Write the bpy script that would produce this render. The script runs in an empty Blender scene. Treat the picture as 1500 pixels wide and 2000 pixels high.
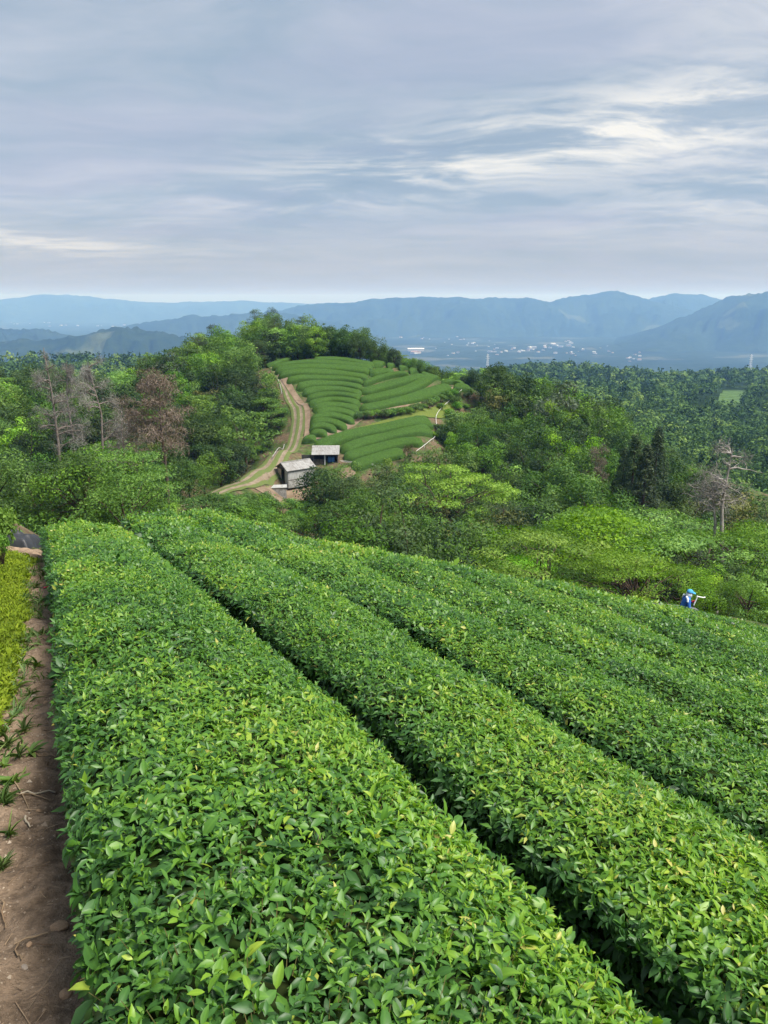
import bpy, math, random
import numpy as np
from math import radians as RAD

# ------------------------------------------------------------------ camera
F, HZ = 1503.0, 588.0
TH = math.atan((1000 - HZ) / F)
sc = bpy.context.scene
C = sc.collection
cam = bpy.data.cameras.new('camera')
cam.sensor_fit = 'VERTICAL'
cam.sensor_height = 34.6
cam.lens = F / 2000 * 34.6
cam.clip_start = 0.05
cam.clip_end = 60000
cam_o = bpy.data.objects.new('camera', cam)
cam_o.rotation_euler = (math.pi / 2 - TH, 0, 0)
C.objects.link(cam_o)
sc.camera = cam_o
sc.render.resolution_x, sc.render.resolution_y = 768, 1024

# ------------------------------------------------------------------ light and exposure
SUN_EL, SUN_AZ = RAD(58), RAD(115)          # azimuth clockwise from +Y (view direction)
world = bpy.data.worlds.new('World')
sc.world = world
world.use_nodes = True
sun = bpy.data.lights.new('sun', 'SUN')
sun.energy = 1.5
sun.angle = RAD(24)
sun.color = (1.0, 0.95, 0.88)
sun_o = bpy.data.objects.new('sun', sun)
sun_o.rotation_euler = (math.pi / 2 - SUN_EL, 0, math.pi - SUN_AZ)
C.objects.link(sun_o)
sc.view_settings.view_transform = 'Standard'
sc.view_settings.look = 'None'
sc.view_settings.gamma = 1.0
sc.view_settings.exposure = 2.5
sc.cycles.use_denoising = True
sc.cycles.max_bounces = 6
sc.cycles.diffuse_bounces = 3
sc.cycles.glossy_bounces = 2
sc.cycles.transmission_bounces = 3
sc.cycles.volume_bounces = 1
sc.cycles.transparent_max_bounces = 4
sc.cycles.caustics_reflective = False
sc.cycles.caustics_refractive = False


class NT:
    """tiny node-tree writer"""
    def __init__(self, tree):
        self.t = tree
        tree.nodes.clear()

    def n(self, kind, ins=None, **props):
        nd = self.t.nodes.new(kind)
        for k, v in props.items():
            setattr(nd, k, v)
        for k, v in (ins or {}).items():
            s = nd.inputs[k]
            if isinstance(v, bpy.types.NodeSocket):
                self.t.links.new(v, s)
            else:
                s.default_value = v
        return nd

    def math(self, op, a, b=0.0, c=0.0, clamp=False):
        nd = self.n('ShaderNodeMath', {0: a, 1: b, 2: c}, operation=op)
        nd.use_clamp = clamp
        return nd.outputs[0]

    def vmath(self, op, a, b=(0, 0, 0)):
        return self.n('ShaderNodeVectorMath', {0: a, 1: b}, operation=op).outputs[0]

    def ramp(self, fac, stops, interp='LINEAR'):
        nd = self.n('ShaderNodeValToRGB', {0: fac})
        nd.color_ramp.interpolation = interp
        el = nd.color_ramp.elements
        while len(el) > len(stops):
            el.remove(el[-1])
        while len(el) < len(stops):
            el.new(1.0)
        for e, (p, c) in zip(el, stops):
            e.position = p
            e.color = (*c, 1.0) if len(c) == 3 else c
        return nd.outputs[0]

    def mix(self, fac, a, b, mode='MIX'):
        nd = self.n('ShaderNodeMix', data_type='RGBA', blend_type=mode)
        for i, v in ((0, fac), (6, a), (7, b)):
            s = nd.inputs[i]
            if isinstance(v, bpy.types.NodeSocket):
                self.t.links.new(v, s)
            elif i == 0:
                s.default_value = v
            else:
                s.default_value = (*v, 1.0) if len(v) == 3 else v
        return nd.outputs[2]

    def noise(self, vec, scale, detail=3.0, rough=0.55, out=0, dist=0.0):
        return self.n('ShaderNodeTexNoise', {'Vector': vec, 'Scale': scale, 'Detail': detail, 'Roughness': rough, 'Distortion': dist}).outputs[out]

    def mapr(self, v, a, b, c=0.0, d=1.0, smooth=True):
        return self.n('ShaderNodeMapRange', {0: v, 1: a, 2: b, 3: c, 4: d}, interpolation_type='SMOOTHSTEP' if smooth else 'LINEAR').outputs[0]


# ------------------------------------------------------------------ sky: grey-blue layered cloud over a Nishita sky
def build_sky():
    t = NT(world.node_tree)
    d = t.n('ShaderNodeTexCoord').outputs['Generated']
    xyz = t.n('ShaderNodeSeparateXYZ', {0: d})
    X, Y, Z = xyz.outputs
    zc = t.math('MAXIMUM', Z, 0.0)
    den = t.math('ADD', zc, 0.10)
    px = t.math('DIVIDE', X, den)
    py = t.math('DIVIDE', Y, den)
    p = t.n('ShaderNodeCombineXYZ', {0: px, 1: py, 2: 0.0}).outputs[0]
    sky = t.n('ShaderNodeTexSky', sky_type='NISHITA')
    sky.sun_disc = False
    sky.sun_elevation = SUN_EL
    sky.sun_rotation = SUN_AZ
    sky.altitude = 300
    # warped plane coordinates: streaks run left-right and lean up to the right
    warp = t.noise(p, 0.7, 3, 0.5, out=1)
    wv = t.vmath('MULTIPLY', t.vmath('SUBTRACT', warp, (0.5, 0.5, 0.5)), (1.5, 1.0, 0))
    pw = t.vmath('ADD', p, wv)
    rot = t.n('ShaderNodeMapping', {'Vector': pw, 'Rotation': (0, 0, RAD(-16)), 'Scale': (0.55, 1.15, 1)}).outputs[0]
    big = t.noise(t.n('ShaderNodeMapping', {'Vector': pw, 'Location': (3.1, 1.7, 0), 'Scale': (0.55, 0.8, 1)}).outputs[0], 0.75, 4, 0.55)
    mid = t.noise(rot, 1.25, 6, 0.58)
    fine = t.noise(t.n('ShaderNodeMapping', {'Vector': rot, 'Location': (7.3, 2.2, 0.4)}).outputs[0], 3.6, 7, 0.66)
    tone = t.math('ADD', t.math('MULTIPLY', big, 0.36), t.math('ADD', t.math('MULTIPLY', mid, 0.40), t.math('MULTIPLY', fine, 0.24)))
    base = t.ramp(tone, [(0.34, (0.25, 0.335, 0.44)), (0.45, (0.32, 0.40, 0.50)), (0.55, (0.42, 0.475, 0.565)), (0.66, (0.55, 0.58, 0.635))])
    lav = t.noise(t.n('ShaderNodeMapping', {'Vector': pw, 'Location': (11.3, 4.7, 0), 'Scale': (0.7, 0.9, 1)}).outputs[0], 0.9, 4, 0.55)
    base = t.mix(t.mapr(lav, 0.45, 0.65, 0.0, 0.30), base, (0.42, 0.43, 0.575))
    # bright breaks of cloud: right of the view about 13 degrees up, and a low band on the other side
    az = t.math('ARCTAN2', X, Y)
    el = t.math('ARCSINE', Z)

    def blob(a0, e0, sa, se, tilt=0.0):
        da = t.math('SUBTRACT', az, RAD(a0))
        de = t.math('SUBTRACT', t.math('SUBTRACT', el, RAD(e0)), t.math('MULTIPLY', da, tilt))
        q = t.math('ADD', t.math('POWER', t.math('DIVIDE', da, RAD(sa)), 2.0), t.math('POWER', t.math('DIVIDE', de, RAD(se)), 2.0))
        return t.math('EXPONENT', t.math('MULTIPLY', q, -1.0))
    streak = t.mapr(t.math('ADD', t.math('MULTIPLY', mid, 0.45), t.math('MULTIPLY', fine, 0.55)), 0.44, 0.63)
    b1 = t.math('MULTIPLY', t.math('ADD', streak, 0.06), blob(19, 10.6, 14, 2.2, 0.10))
    b2 = t.math('MULTIPLY', streak, t.math('MULTIPLY', blob(3, 9.2, 17, 2.2, 0.18), 0.6))
    b3 = t.math('MULTIPLY', t.math('ADD', streak, 0.25), t.math('MULTIPLY', blob(-24, 3.6, 9, 0.75, -0.05), 0.95))
    b4 = t.math('MULTIPLY', streak, t.math('MULTIPLY', blob(27, 7.0, 8, 1.6, 0.12), 0.7))
    b5 = t.math('MULTIPLY', streak, t.math('MULTIPLY', blob(26, 19, 9, 5, 0.2), 0.35))
    bs = t.math('ADD', t.math('ADD', b1, b2), t.math('ADD', t.math('ADD', b3, b4), b5), clamp=True)
    base = t.mix(bs, base, (0.82, 0.80, 0.755))
    # thicker, warmer air low down
    low = t.mapr(el, RAD(0.0), RAD(7.0), 1.0, 0.0)
    base = t.mix(t.math('MULTIPLY', low, 0.75), base, (0.405, 0.39, 0.385))
    nish = t.mix(1.0, sky.outputs[0], (0.09, 0.09, 0.09), 'MULTIPLY')
    base = t.mix(0.06, base, nish)
    scaled = t.mix(1.0, base, (2.14, 2.15, 2.14), 'MULTIPLY')   # background strength 0.1, exposure +2.5
    bg = t.n('ShaderNodeBackground', {'Color': scaled, 'Strength': 0.1})
    out = t.n('ShaderNodeOutputWorld', {'Surface': bg.outputs[0]})


build_sky()

# ------------------------------------------------------------------ projection helpers (photograph pixels 1500 x 2000 <-> place)
CT, ST = math.cos(TH), math.sin(TH)


def ray(px, py):
    xc = (np.asarray(px, float) - 750) / F
    yc = (1000 - np.asarray(py, float)) / F
    return np.stack([xc / (CT + yc * ST), np.ones_like(xc), (-ST + yc * CT) / (CT + yc * ST)], -1)


def at(px, py, Y):
    return ray(px, py) * np.asarray(Y, float)[..., None]


def proj(P):
    P = np.asarray(P, float)
    d = P[..., 1] * CT - P[..., 2] * ST
    u = P[..., 1] * ST + P[..., 2] * CT
    d = np.where(np.abs(d) < 1e-6, 1e-6, d)
    return 750 + F * P[..., 0] / d, 1000 - F * u / d, d


# ------------------------------------------------------------------ terrain
class TPS:
    def __init__(self, pts, scale, lam=0.0):
        pts = np.asarray(pts, float)
        self.s = scale
        self.c = pts[:, :2] / scale
        n = len(pts)
        K = self._k(self.c, self.c) + lam * np.eye(n)
        A = np.zeros((n + 3, n + 3))
        A[:n, :n] = K
        A[:n, n] = 1
        A[:n, n + 1:] = self.c
        A[n:, :n] = A[:n, n:].T
        self.w = np.linalg.solve(A, np.concatenate([pts[:, 2], np.zeros(3)]))

    @staticmethod
    def _k(a, b):
        r2 = ((a[:, None, :] - b[None]) ** 2).sum(-1)
        return 0.5 * r2 * np.log(np.maximum(r2, 1e-12))

    def __call__(self, x, y):
        x = np.asarray(x, float)
        sh = x.shape
        q = np.stack([x.ravel(), np.asarray(y, float).ravel()], -1) / self.s
        out = np.empty(len(q))
        for i in range(0, len(q), 20000):
            b = q[i:i + 20000]
            out[i:i + 20000] = self._k(b, self.c) @ self.w[:-3] + self.w[-3] + b @ self.w[-2:]
        return out.reshape(sh)


# the tea field the photographer stands in: rows run along u, are counted along v
FP = [-1.4751812856727882, -0.13362412867847204, -0.31721449021322484, -0.003808387282614312, 0.010512208475919028, -0.0031766860261364725, 0.43141224592331556, -0.06268544927986118]
ANG, V0, ROW = FP[6], FP[7], 1.8
UD = np.array([-math.sin(ANG), math.cos(ANG)])
VD = np.array([math.cos(ANG), math.sin(ANG)])
HH = 0.75                                        # hedge height


def fsurf(u, v):
    return FP[0] + FP[1] * u + FP[2] * v + FP[3] * v * v + FP[4] * u * v + FP[5] * u * u


def uv_xy(u, v):
    return u * UD[0] + v * VD[0], u * UD[1] + v * VD[1]


ctl = []


def G(px, py, Y, dz=0.0):
    p = at(px, py, Y)
    ctl.append((p[0], p[1], p[2] + dz))


umax = [(0, 15.5), (1, 17), (2, 19), (3, 20), (4, 16.5), (5, 13), (6, 12), (7, 11.5)]
for k in np.arange(0, 6.6, 1.0):
    ue = np.interp(k, [a for a, b in umax], [b for a, b in umax])
    for u in np.arange(-3, (min(ue, 12.5) if k < 2.5 else ue) + 0.1, 3.0):
        v = V0 + k * ROW
        x, y = uv_xy(u, v)
        ctl.append((x, y, fsurf(u, v) - HH))
for q in ((100, 1024, 15.0), (140, 1012, 16.2), (230, 1004, 19.5), (350, 1004, 22.0), (480, 1026, 23.5), (290, 1012, 18.5), (180, 1022, 16.0)):
    G(*q, dz=-HH)
# path and bank beside the first row
for u in (-3, 0, 3, 6, 9, 12):
    for dv, dz in ((-0.6, -0.02), (-1.6, 0.10), (-3.2, 0.55)):
        x, y = uv_xy(u, V0 + dv)
        ctl.append((x, y, fsurf(u, V0) - HH + dz))
# the field rolls over and runs down to where the worker stands
for q in ((1333, 1198, 27), (1250, 1186, 24), (1407, 1203, 28), (1500, 1226, 28), (1333, 1212, 20), (1450, 1236, 20), (1500, 1262, 17), (1230, 1184, 18), (1440, 1218, 24), (1560, 1300, 16), (1600, 1260, 24)):
    G(*q, dz=-HH)
for q in ((1340, 1192, 32), (1270, 1184, 31), (1420, 1199, 33), (1520, 1222, 33)):
    G(*q, dz=-0.1)
# hollows round the field
for q in ((20, 1084, 14.5, 0), (62, 1088, 14.5, 0), (-40, 1084, 14.5, .1), (30, 1062, 17.5, 0), (45, 1026, 23, 0), (110, 1012, 23, -1.3), (40, 1008, 31, -1.4), (230, 1000, 26, -2.0), (350, 1000, 29, -2.5), (20, 1000, 45, -2.5), (200, 985, 45, -3.5), (350, 990, 50, -4.0),
          (500, 1030, 32, -4.0), (500, 1030, 50, -6.5), (650, 1050, 30, -4.5), (650, 1050, 50, -7), (800, 1080, 26, -3.5), (800, 1070, 45, -7.0), (800, 1062, 62, -6.0),
          (1000, 1126, 22, -3.0), (1000, 1110, 38, -5.5), (1000, 1090, 60, -5.5), (1130, 1153, 22, -2.2), (1130, 1140, 36, -3.0), (1250, 1180, 36, -1.5), (1350, 1170, 42, -2.0),
          (1480, 1170, 45, -3.0), (1300, 1100, 60, -7.0), (1500, 1080, 65, -8.0), (1150, 1060, 75, -8.0)):
    G(*q)
# saddle, track and terraced hill
for q in ((370, 985, 85, 0), (440, 955, 92, 0), (480, 945, 96, 0), (520, 925, 101, 0), (560, 880, 109, 0), (595, 820, 122, 0), (600, 790, 128, 0), (560, 745, 138, 0), (525, 718, 146, 0),
          (420, 985, 80, -0.8), (500, 990, 82, -1.6), (600, 1035, 70, -2.5), (560, 975, 95, -1.0), (575, 950, 103, 0), (540, 955, 101, 0), (620, 960, 102, -1.5), (635, 902, 110, 0), (600, 905, 110, 0), (680, 915, 106, -0.6),
          (600, 862, 116, 0), (650, 850, 117, 0), (705, 812, 124, 0), (800, 790, 130, 0), (890, 757, 139, 0), (915, 757, 140, 0),
          (540, 708, 147, -.7), (600, 696, 151, -.7), (700, 700, 151, -.7), (800, 718, 148, -.7), (880, 742, 142, -.7), (600, 780, 131, -.7), (650, 742, 139, -.7), (690, 770, 132, -.7), (800, 762, 135, -.7), (750, 733, 142, -.7),
          (640, 866, 114, -.6), (760, 842, 118, -.6), (845, 822, 124, -.5), (700, 908, 107, -.6), (780, 892, 109, -.6), (845, 862, 115, -.5), (835, 895, 108, -1.0), (880, 860, 116, -2.0), (930, 790, 135, -2.5)):
    G(*q)
# wooded ground round the hill (tree tops seen in the photograph, ground some metres lower)
for q in ((600, 612, 190, -8), (500, 620, 185, -8), (680, 640, 185, -8), (760, 680, 180, -8), (830, 705, 175, -9), (430, 650, 170, -8), (350, 685, 150, -8.5), (280, 705, 135, -8.5), (480, 690, 155, -4), (440, 760, 135, -6), (480, 840, 115, -6),
          (400, 800, 112, -8), (430, 900, 104, -4.5), (330, 900, 92, -6), (250, 760, 108, -9), (150, 740, 105, -9), (50, 735, 98, -9), (170, 900, 78, -5.5), (60, 900, 70, -6), (300, 950, 75, -5), (-80, 740, 95, -9), (-80, 950, 55, -5), (-150, 800, 90, -6),
          (950, 722, 152, -8.5), (1060, 735, 140, -8.5), (1150, 775, 127, -8.5), (1230, 830, 115, -8.5), (1320, 890, 105, -9), (900, 830, 122, -6), (1000, 860, 112, -8), (1100, 940, 98, -8), (1250, 960, 95, -7), (1400, 960, 95, -9), (1500, 980, 90, -9), (900, 940, 95, -7), (760, 930, 95, -5), (700, 960, 90, -6),
          (1600, 1000, 90, -8), (1650, 1100, 50, -5), (1700, 900, 120, -10), (-200, 900, 60, -5)):
    G(*q)
# the far side of the hill and of the spur, falling away
for q in ((600, 640, 235, -22), (450, 660, 230, -22), (300, 690, 220, -18), (150, 705, 220, -18), (0, 705, 220, -18), (-150, 705, 220, -18), (800, 700, 235, -26), (950, 735, 220, -22), (1100, 760, 210, -20), (1250, 800, 200, -20), (1380, 850, 190, -18), (1500, 880, 180, -18), (1650, 880, 180, -18)):
    G(*q)
for x, y, z in ((-90, 10, -4), (-60, -10, 0), (60, -10, -14), (90, 20, -26), (-25, 12, -3.0), (-40, 30, -9), (0, -12, -2.0), (30, 5, -14)):
    ctl.append((x, y, z))
near_tps = TPS(ctl, 40.0, 2e-4)

# middle distance: wooded hills to the right, a lower one to the left, then the drop to the valley
ctl2 = []


def G2(px, py, Y, dz=0.0):
    p = at(px, py, Y)
    ctl2.append((p[0], p[1], p[2] + dz))


for q in ((1030, 722, 760, -9), (1140, 708, 860, -9), (1210, 722, 860, -9), (1300, 730, 900, -9), (1400, 721, 900, -9), (1500, 722, 900, -9), (1620, 715, 900, -9),
          (1060, 735, 520, -14), (1130, 762, 430, -9), (1220, 752, 520, -9), (1320, 748, 600, -9), (1420, 752, 620, -9), (1520, 752, 620, -9), (1400, 788, 500, -2), (1450, 768, 560, -2), (1470, 795, 490, -3), (1390, 770, 545, -3),
          (1180, 800, 330, -9), (1260, 815, 330, -9), (1340, 812, 380, -9), (1430, 830, 380, -8), (1520, 840, 360, -9), (1240, 850, 255, -9), (1340, 860, 270, -9), (1430, 880, 260, -9), (1520, 900, 240, -9), (1650, 860, 280, -9),
          (1030, 790, 300, -16), (950, 760, 330, -22), (850, 735, 400, -30), (700, 700, 420, -34), (500, 700, 420, -34), (300, 715, 400, -22), (150, 712, 420, -14), (0, 712, 420, -14), (-150, 712, 420, -14),
          (0, 698, 640, -9), (40, 702, 640, -9), (110, 692, 660, -9), (200, 691, 680, -9), (290, 692, 680, -9), (420, 700, 680, -14), (-100, 692, 640, -9), (-250, 690, 640, -9), (600, 705, 760, -30), (800, 705, 760, -30), (930, 712, 760, -20)):
    G2(*q)
for az in np.radians([-50, -35, -22, -10, 0, 10, 22, 35, 50]):
    for r, z in ((1250, -150), (1700, -205), (2400, -248), (3600, -250)):
        ctl2.append((r * math.sin(az), r * math.cos(az), z))
mid_tps = TPS(ctl2, 400.0, 1e-4)


def sstep(a, b, x):
    t = np.clip((x - a) / (b - a), 0, 1)
    return t * t * (3 - 2 * t)


def lattice_noise(x, y, seed=0):
    """smooth value noise on the integer lattice, -1..1"""
    xi, yi = np.floor(x).astype(np.int64), np.floor(y).astype(np.int64)
    fx, fy = x - xi, y - yi
    fx, fy = fx * fx * (3 - 2 * fx), fy * fy * (3 - 2 * fy)

    def h(i, j):
        n = (i * 374761393 + j * 668265263 + seed * 974634777) & 0x7fffffff
        n = ((n ^ (n >> 13)) * 1274126177) & 0x7fffffff
        return ((n ^ (n >> 16)) & 0xffff) / 32767.5 - 1
    a, b, c, d = h(xi, yi), h(xi + 1, yi), h(xi, yi + 1), h(xi + 1, yi + 1)
    return (a * (1 - fx) + b * fx) * (1 - fy) + (c * (1 - fx) + d * fx) * fy


def fbm(x, y, seed=0, octaves=4, gain=0.5):
    s, a = 0, 1.0
    for o in range(octaves):
        s = s + a * lattice_noise(x * 2 ** o, y * 2 ** o, seed + o)
        a *= gain
    return s


VALLEY = -250.0


def ground_z(x, y):
    x, y = np.asarray(x, float), np.asarray(y, float)
    r = np.hypot(x, y)
    zn = near_tps(x, y)
    zm = mid_tps(x, y)
    t = sstep(185, 245, r)
    z = zn * (1 - t) + zm * t
    t2 = sstep(2200, 3200, r)
    z = z * (1 - t2) + VALLEY * t2
    return z


def hit(px, py, dz=0.0, y0=20.0, y1=260.0, n=500):
    """where the line of sight through a pixel meets the ground raised by dz"""
    px, py = np.atleast_1d(np.asarray(px, float)), np.atleast_1d(np.asarray(py, float))
    ys = np.geomspace(y0, y1, n)
    R = ray(px, py)
    P = R[:, None, :] * ys[None, :, None]
    f = P[..., 2] - ground_z(P[..., 0], P[..., 1]) - dz
    i = np.maximum(np.argmax(f < 0, 1), 1)
    ii = np.arange(len(px))
    a, b = f[ii, i - 1], f[ii, i]
    yy = ys[i - 1] + (ys[i] - ys[i - 1]) * np.clip(a / (a - b + 1e-9), 0, 1)
    return R * yy[:, None]


# ------------------------------------------------------------------ mesh helpers
def mk_mesh(name, V, quads=None, tris=None, mats=(), attrs=None, smooth=False, mat_idx=None):
    V = np.asarray(V, np.float32).reshape(-1, 3)
    q = np.zeros((0, 4), np.int32) if quads is None else np.asarray(quads, np.int32).reshape(-1, 4)
    t = np.zeros((0, 3), np.int32) if tris is None else np.asarray(tris, np.int32).reshape(-1, 3)
    me = bpy.data.meshes.new(name)
    nl = q.size + t.size
    me.vertices.add(len(V))
    me.vertices.foreach_set('co', V.ravel())
    me.loops.add(nl)
    me.loops.foreach_set('vertex_index', np.concatenate([q.ravel(), t.ravel()]))
    me.polygons.add(len(q) + len(t))
    st = np.concatenate([np.arange(len(q)) * 4, q.size + np.arange(len(t)) * 3]).astype(np.int32)
    me.polygons.foreach_set('loop_start', st)
    if smooth:
        me.polygons.foreach_set('use_smooth', np.ones(len(st), bool))
    else:
        me.polygons.foreach_set('use_smooth', np.zeros(len(st), bool))
    for m in mats:
        me.materials.append(m)
    if mat_idx is not None:
        me.polygons.foreach_set('material_index', np.asarray(mat_idx, np.int32))
    for k, a in (attrs or {}).items():
        a = np.asarray(a, np.float32)
        if a.ndim == 1:
            at_ = me.attributes.new(k, 'FLOAT', 'POINT')
            at_.data.foreach_set('value', a)
        else:
            at_ = me.attributes.new(k, 'FLOAT_VECTOR', 'POINT')
            at_.data.foreach_set('vector', a.ravel())
    me.update(calc_edges=True)
    return me


def link(name, me, parent=None, **props):
    o = bpy.data.objects.new(name, me)
    C.objects.link(o)
    if parent is not None:
        o.parent = parent
    for k, v in props.items():
        o[k] = v
    return o


def thing(name, label, category, loc=(0, 0, 0), rz=0.0, group=None, scale=1.0):
    o = bpy.data.objects.new(name, None)
    o.empty_display_size = 0.2
    C.objects.link(o)
    o.location = loc
    o.rotation_euler = (0, 0, rz)
    o.scale = (scale,) * 3
    o['label'] = label
    o['category'] = category
    if group:
        o['group'] = group
    return o


class MB:
    """collects boxes, tubes and faces into one mesh"""
    def __init__(self):
        self.v, self.q, self.t, self.n, self.a = [], [], [], 0, []

    def add(self, V, quads=(), tris=(), tint=0.5):
        V = np.asarray(V, float).reshape(-1, 3)
        self.v.append(V)
        if len(quads):
            self.q.append(np.asarray(quads, int).reshape(-1, 4) + self.n)
        if len(tris):
            self.t.append(np.asarray(tris, int).reshape(-1, 3) + self.n)
        self.a.append(np.full(len(V), tint) if np.isscalar(tint) else np.asarray(tint))
        self.n += len(V)

    def box(self, c, s, rot=None, tint=0.5):
        x, y, z = np.array(s) / 2
        V = np.array([[-x, -y, -z], [x, -y, -z], [x, y, -z], [-x, y, -z], [-x, -y, z], [x, -y, z], [x, y, z], [-x, y, z]])
        if rot is not None:
            V = V @ np.asarray(rot).T
        self.add(V + np.asarray(c), [[0, 3, 2, 1], [4, 5, 6, 7], [0, 1, 5, 4], [1, 2, 6, 5], [2, 3, 7, 6], [3, 0, 4, 7]], tint=tint)

    def tube(self, pts, rad, n=6, cap=True, tint=0.5):
        P = np.asarray(pts, float)
        m = len(P)
        rad = np.full(m, rad) if np.isscalar(rad) else np.asarray(rad, float)
        d = np.gradient(P, axis=0)
        d /= np.linalg.norm(d, axis=1)[:, None] + 1e-9
        ref = np.array([0.31, 0.17, 0.93]) if abs(d[0][2]) < 0.9 else np.array([0.95, 0.3, 0.1])
        a = np.cross(d, ref)
        a /= np.linalg.norm(a, axis=1)[:, None] + 1e-9
        b = np.cross(d, a)
        th = np.arange(n) * 2 * math.pi / n
        V = P[:, None] + rad[:, None, None] * (np.cos(th)[None, :, None] * a[:, None] + np.sin(th)[None, :, None] * b[:, None])
        q = [[i * n + j, i * n + (j + 1) % n, (i + 1) * n + (j + 1) % n, (i + 1) * n + j] for i in range(m - 1) for j in range(n)]
        self.add(V.reshape(-1, 3), q, tint=tint)
        if cap:
            for e, flip in ((0, 1), (m - 1, 0)):
                base = self.n
                self.add(np.concatenate([V[e], P[e][None]]), tris=[[(j, (j + 1) % n, n) if not flip else ((j + 1) % n, j, n)][0] for j in range(n)], tint=tint)

    def mesh(self, name, mats, smooth=False):
        return mk_mesh(name, np.concatenate(self.v), np.concatenate(self.q) if self.q else None, np.concatenate(self.t) if self.t else None,
                       mats if isinstance(mats, (list, tuple)) else [mats], {'tint': np.concatenate(self.a)}, smooth)

    def obj(self, name, mat, parent=None, smooth=False, **props):
        return link(name, self.mesh(name, mat, smooth), parent, **props)


def rotz(a):
    c, s = math.cos(a), math.sin(a)
    return np.array([[c, -s, 0], [s, c, 0], [0, 0, 1.0]])


# ------------------------------------------------------------------ materials
def new_mat(name):
    m = bpy.data.materials.new(name)
    m.use_nodes = True
    return m, NT(m.node_tree)


def simple(name, col, rough=0.8, spec=0.3, noise=0.0, nscale=4.0, bump=0.0, metal=0.0, col2=None):
    m, t = new_mat(name)
    p = t.n('ShaderNodeTexCoord').outputs['Object']
    c = col
    if noise or col2:
        nz = t.noise(p, nscale, 5, 0.6)
        c = t.mix(t.mapr(nz, 0.35, 0.65), col, col2 if col2 else tuple(x * (1 - noise) for x in col))
    b = t.n('ShaderNodeBsdfPrincipled', {'Roughness': rough, 'Specular IOR Level': spec, 'Metallic': metal})
    if isinstance(c, bpy.types.NodeSocket):
        t.t.links.new(c, b.inputs['Base Color'])
    else:
        b.inputs['Base Color'].default_value = (*c, 1)
    if bump:
        bn = t.n('ShaderNodeBump', {'Strength': bump, 'Distance': 0.05, 'Height': t.noise(p, nscale * 3, 5, 0.6)})
        t.t.links.new(bn.outputs[0], b.inputs['Normal'])
    t.n('ShaderNodeOutputMaterial', {'Surface': b.outputs[0]})
    return m


def leaf_mat(name, stops, rough=0.5, spec=0.35, trans=0.3, hue=0.03, val=0.35, big=0.0, bigscale=0.3, vein=False):
    """foliage: per-leaf tint through a colour ramp, each tree a little different, light passes through"""
    m, t = new_mat(name)
    a = t.n('ShaderNodeAttribute', attribute_name='tint').outputs['Fac']
    if big:
        g = t.n('ShaderNodeNewGeometry').outputs['Position']
        nz = t.noise(g, bigscale, 3, 0.55)
        a = t.math('ADD', a, t.math('MULTIPLY', t.math('SUBTRACT', nz, 0.5), big))
    col = t.ramp(a, stops)
    if hue or val:
        r = t.n('ShaderNodeObjectInfo').outputs['Random']
        r2 = t.math('FRACT', t.math('MULTIPLY', r, 17.31))
        hs = t.n('ShaderNodeHueSaturation', {'Hue': t.mapr(r, 0, 1, 0.5 - hue, 0.5 + hue, False), 'Saturation': t.mapr(r2, 0, 1, 0.85, 1.08, False), 'Value': t.mapr(t.math('FRACT', t.math('MULTIPLY', r, 5.77)), 0, 1, 1 - val, 1 + val, False), 'Color': col})
        col = hs.outputs[0]
    if vein:
        vv = t.n('ShaderNodeSeparateXYZ', {0: t.n('ShaderNodeAttribute', attribute_name='leafco').outputs['Vector']})
        ax = t.math('ABSOLUTE', vv.outputs[0])
        rib = t.mapr(ax, 0.01, 0.07, 0.30, 0.0)
        side = t.math('SINE', t.math('MULTIPLY', t.math('SUBTRACT', vv.outputs[1], t.math('MULTIPLY', ax, 0.25)), 52.0))
        rib = t.math('ADD', rib, t.math('MULTIPLY', t.mapr(side, 0.5, 1.0), 0.035))
        col = t.mix(rib, col, t.mix(1.0, col, (1.7, 1.55, 1.5), 'MULTIPLY'))
        bump = t.n('ShaderNodeBump', {'Strength': 0.07, 'Distance': 0.003, 'Height': t.math('MULTIPLY', ax, -3.0)})
    b = t.n('ShaderNodeBsdfPrincipled', {'Base Color': col, 'Roughness': rough, 'Specular IOR Level': spec})
    if vein:
        t.t.links.new(bump.outputs[0], b.inputs['Normal'])
    tl = t.n('ShaderNodeBsdfTranslucent', {'Color': t.mix(1.0, col, (1.35, 1.5, 0.7), 'MULTIPLY')})
    mx = t.n('ShaderNodeMixShader', {0: trans, 1: b.outputs[0], 2: tl.outputs[0]})
    t.n('ShaderNodeOutputMaterial', {'Surface': mx.outputs[0]})
    return m


def ground_mat_near():
    m, t = new_mat('woodland_floor')
    p = t.n('ShaderNodeNewGeometry').outputs['Position']
    a = t.noise(p, 0.35, 5, 0.6)
    b = t.noise(p, 2.2, 6, 0.65)
    soil = t.mix(t.mapr(b, 0.3, 0.7), (0.085, 0.058, 0.035), (0.17, 0.125, 0.08))
    grn = t.mix(t.mapr(b, 0.35, 0.7), (0.028, 0.05, 0.014), (0.075, 0.12, 0.03))
    col = t.mix(t.mapr(t.math('ADD', t.math('MULTIPLY', a, 0.7), t.math('MULTIPLY', b, 0.3)), 0.42, 0.56), soil, grn)
    bs = t.n('ShaderNodeBsdfPrincipled', {'Base Color': col, 'Roughness': 0.95, 'Specular IOR Level': 0.1})
    bn = t.n('ShaderNodeBump', {'Strength': 0.9, 'Distance': 0.12, 'Height': t.noise(p, 5.0, 6, 0.7)})
    t.t.links.new(bn.outputs[0], bs.inputs['Normal'])
    t.n('ShaderNodeOutputMaterial', {'Surface': bs.outputs[0]})
    return m


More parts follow.
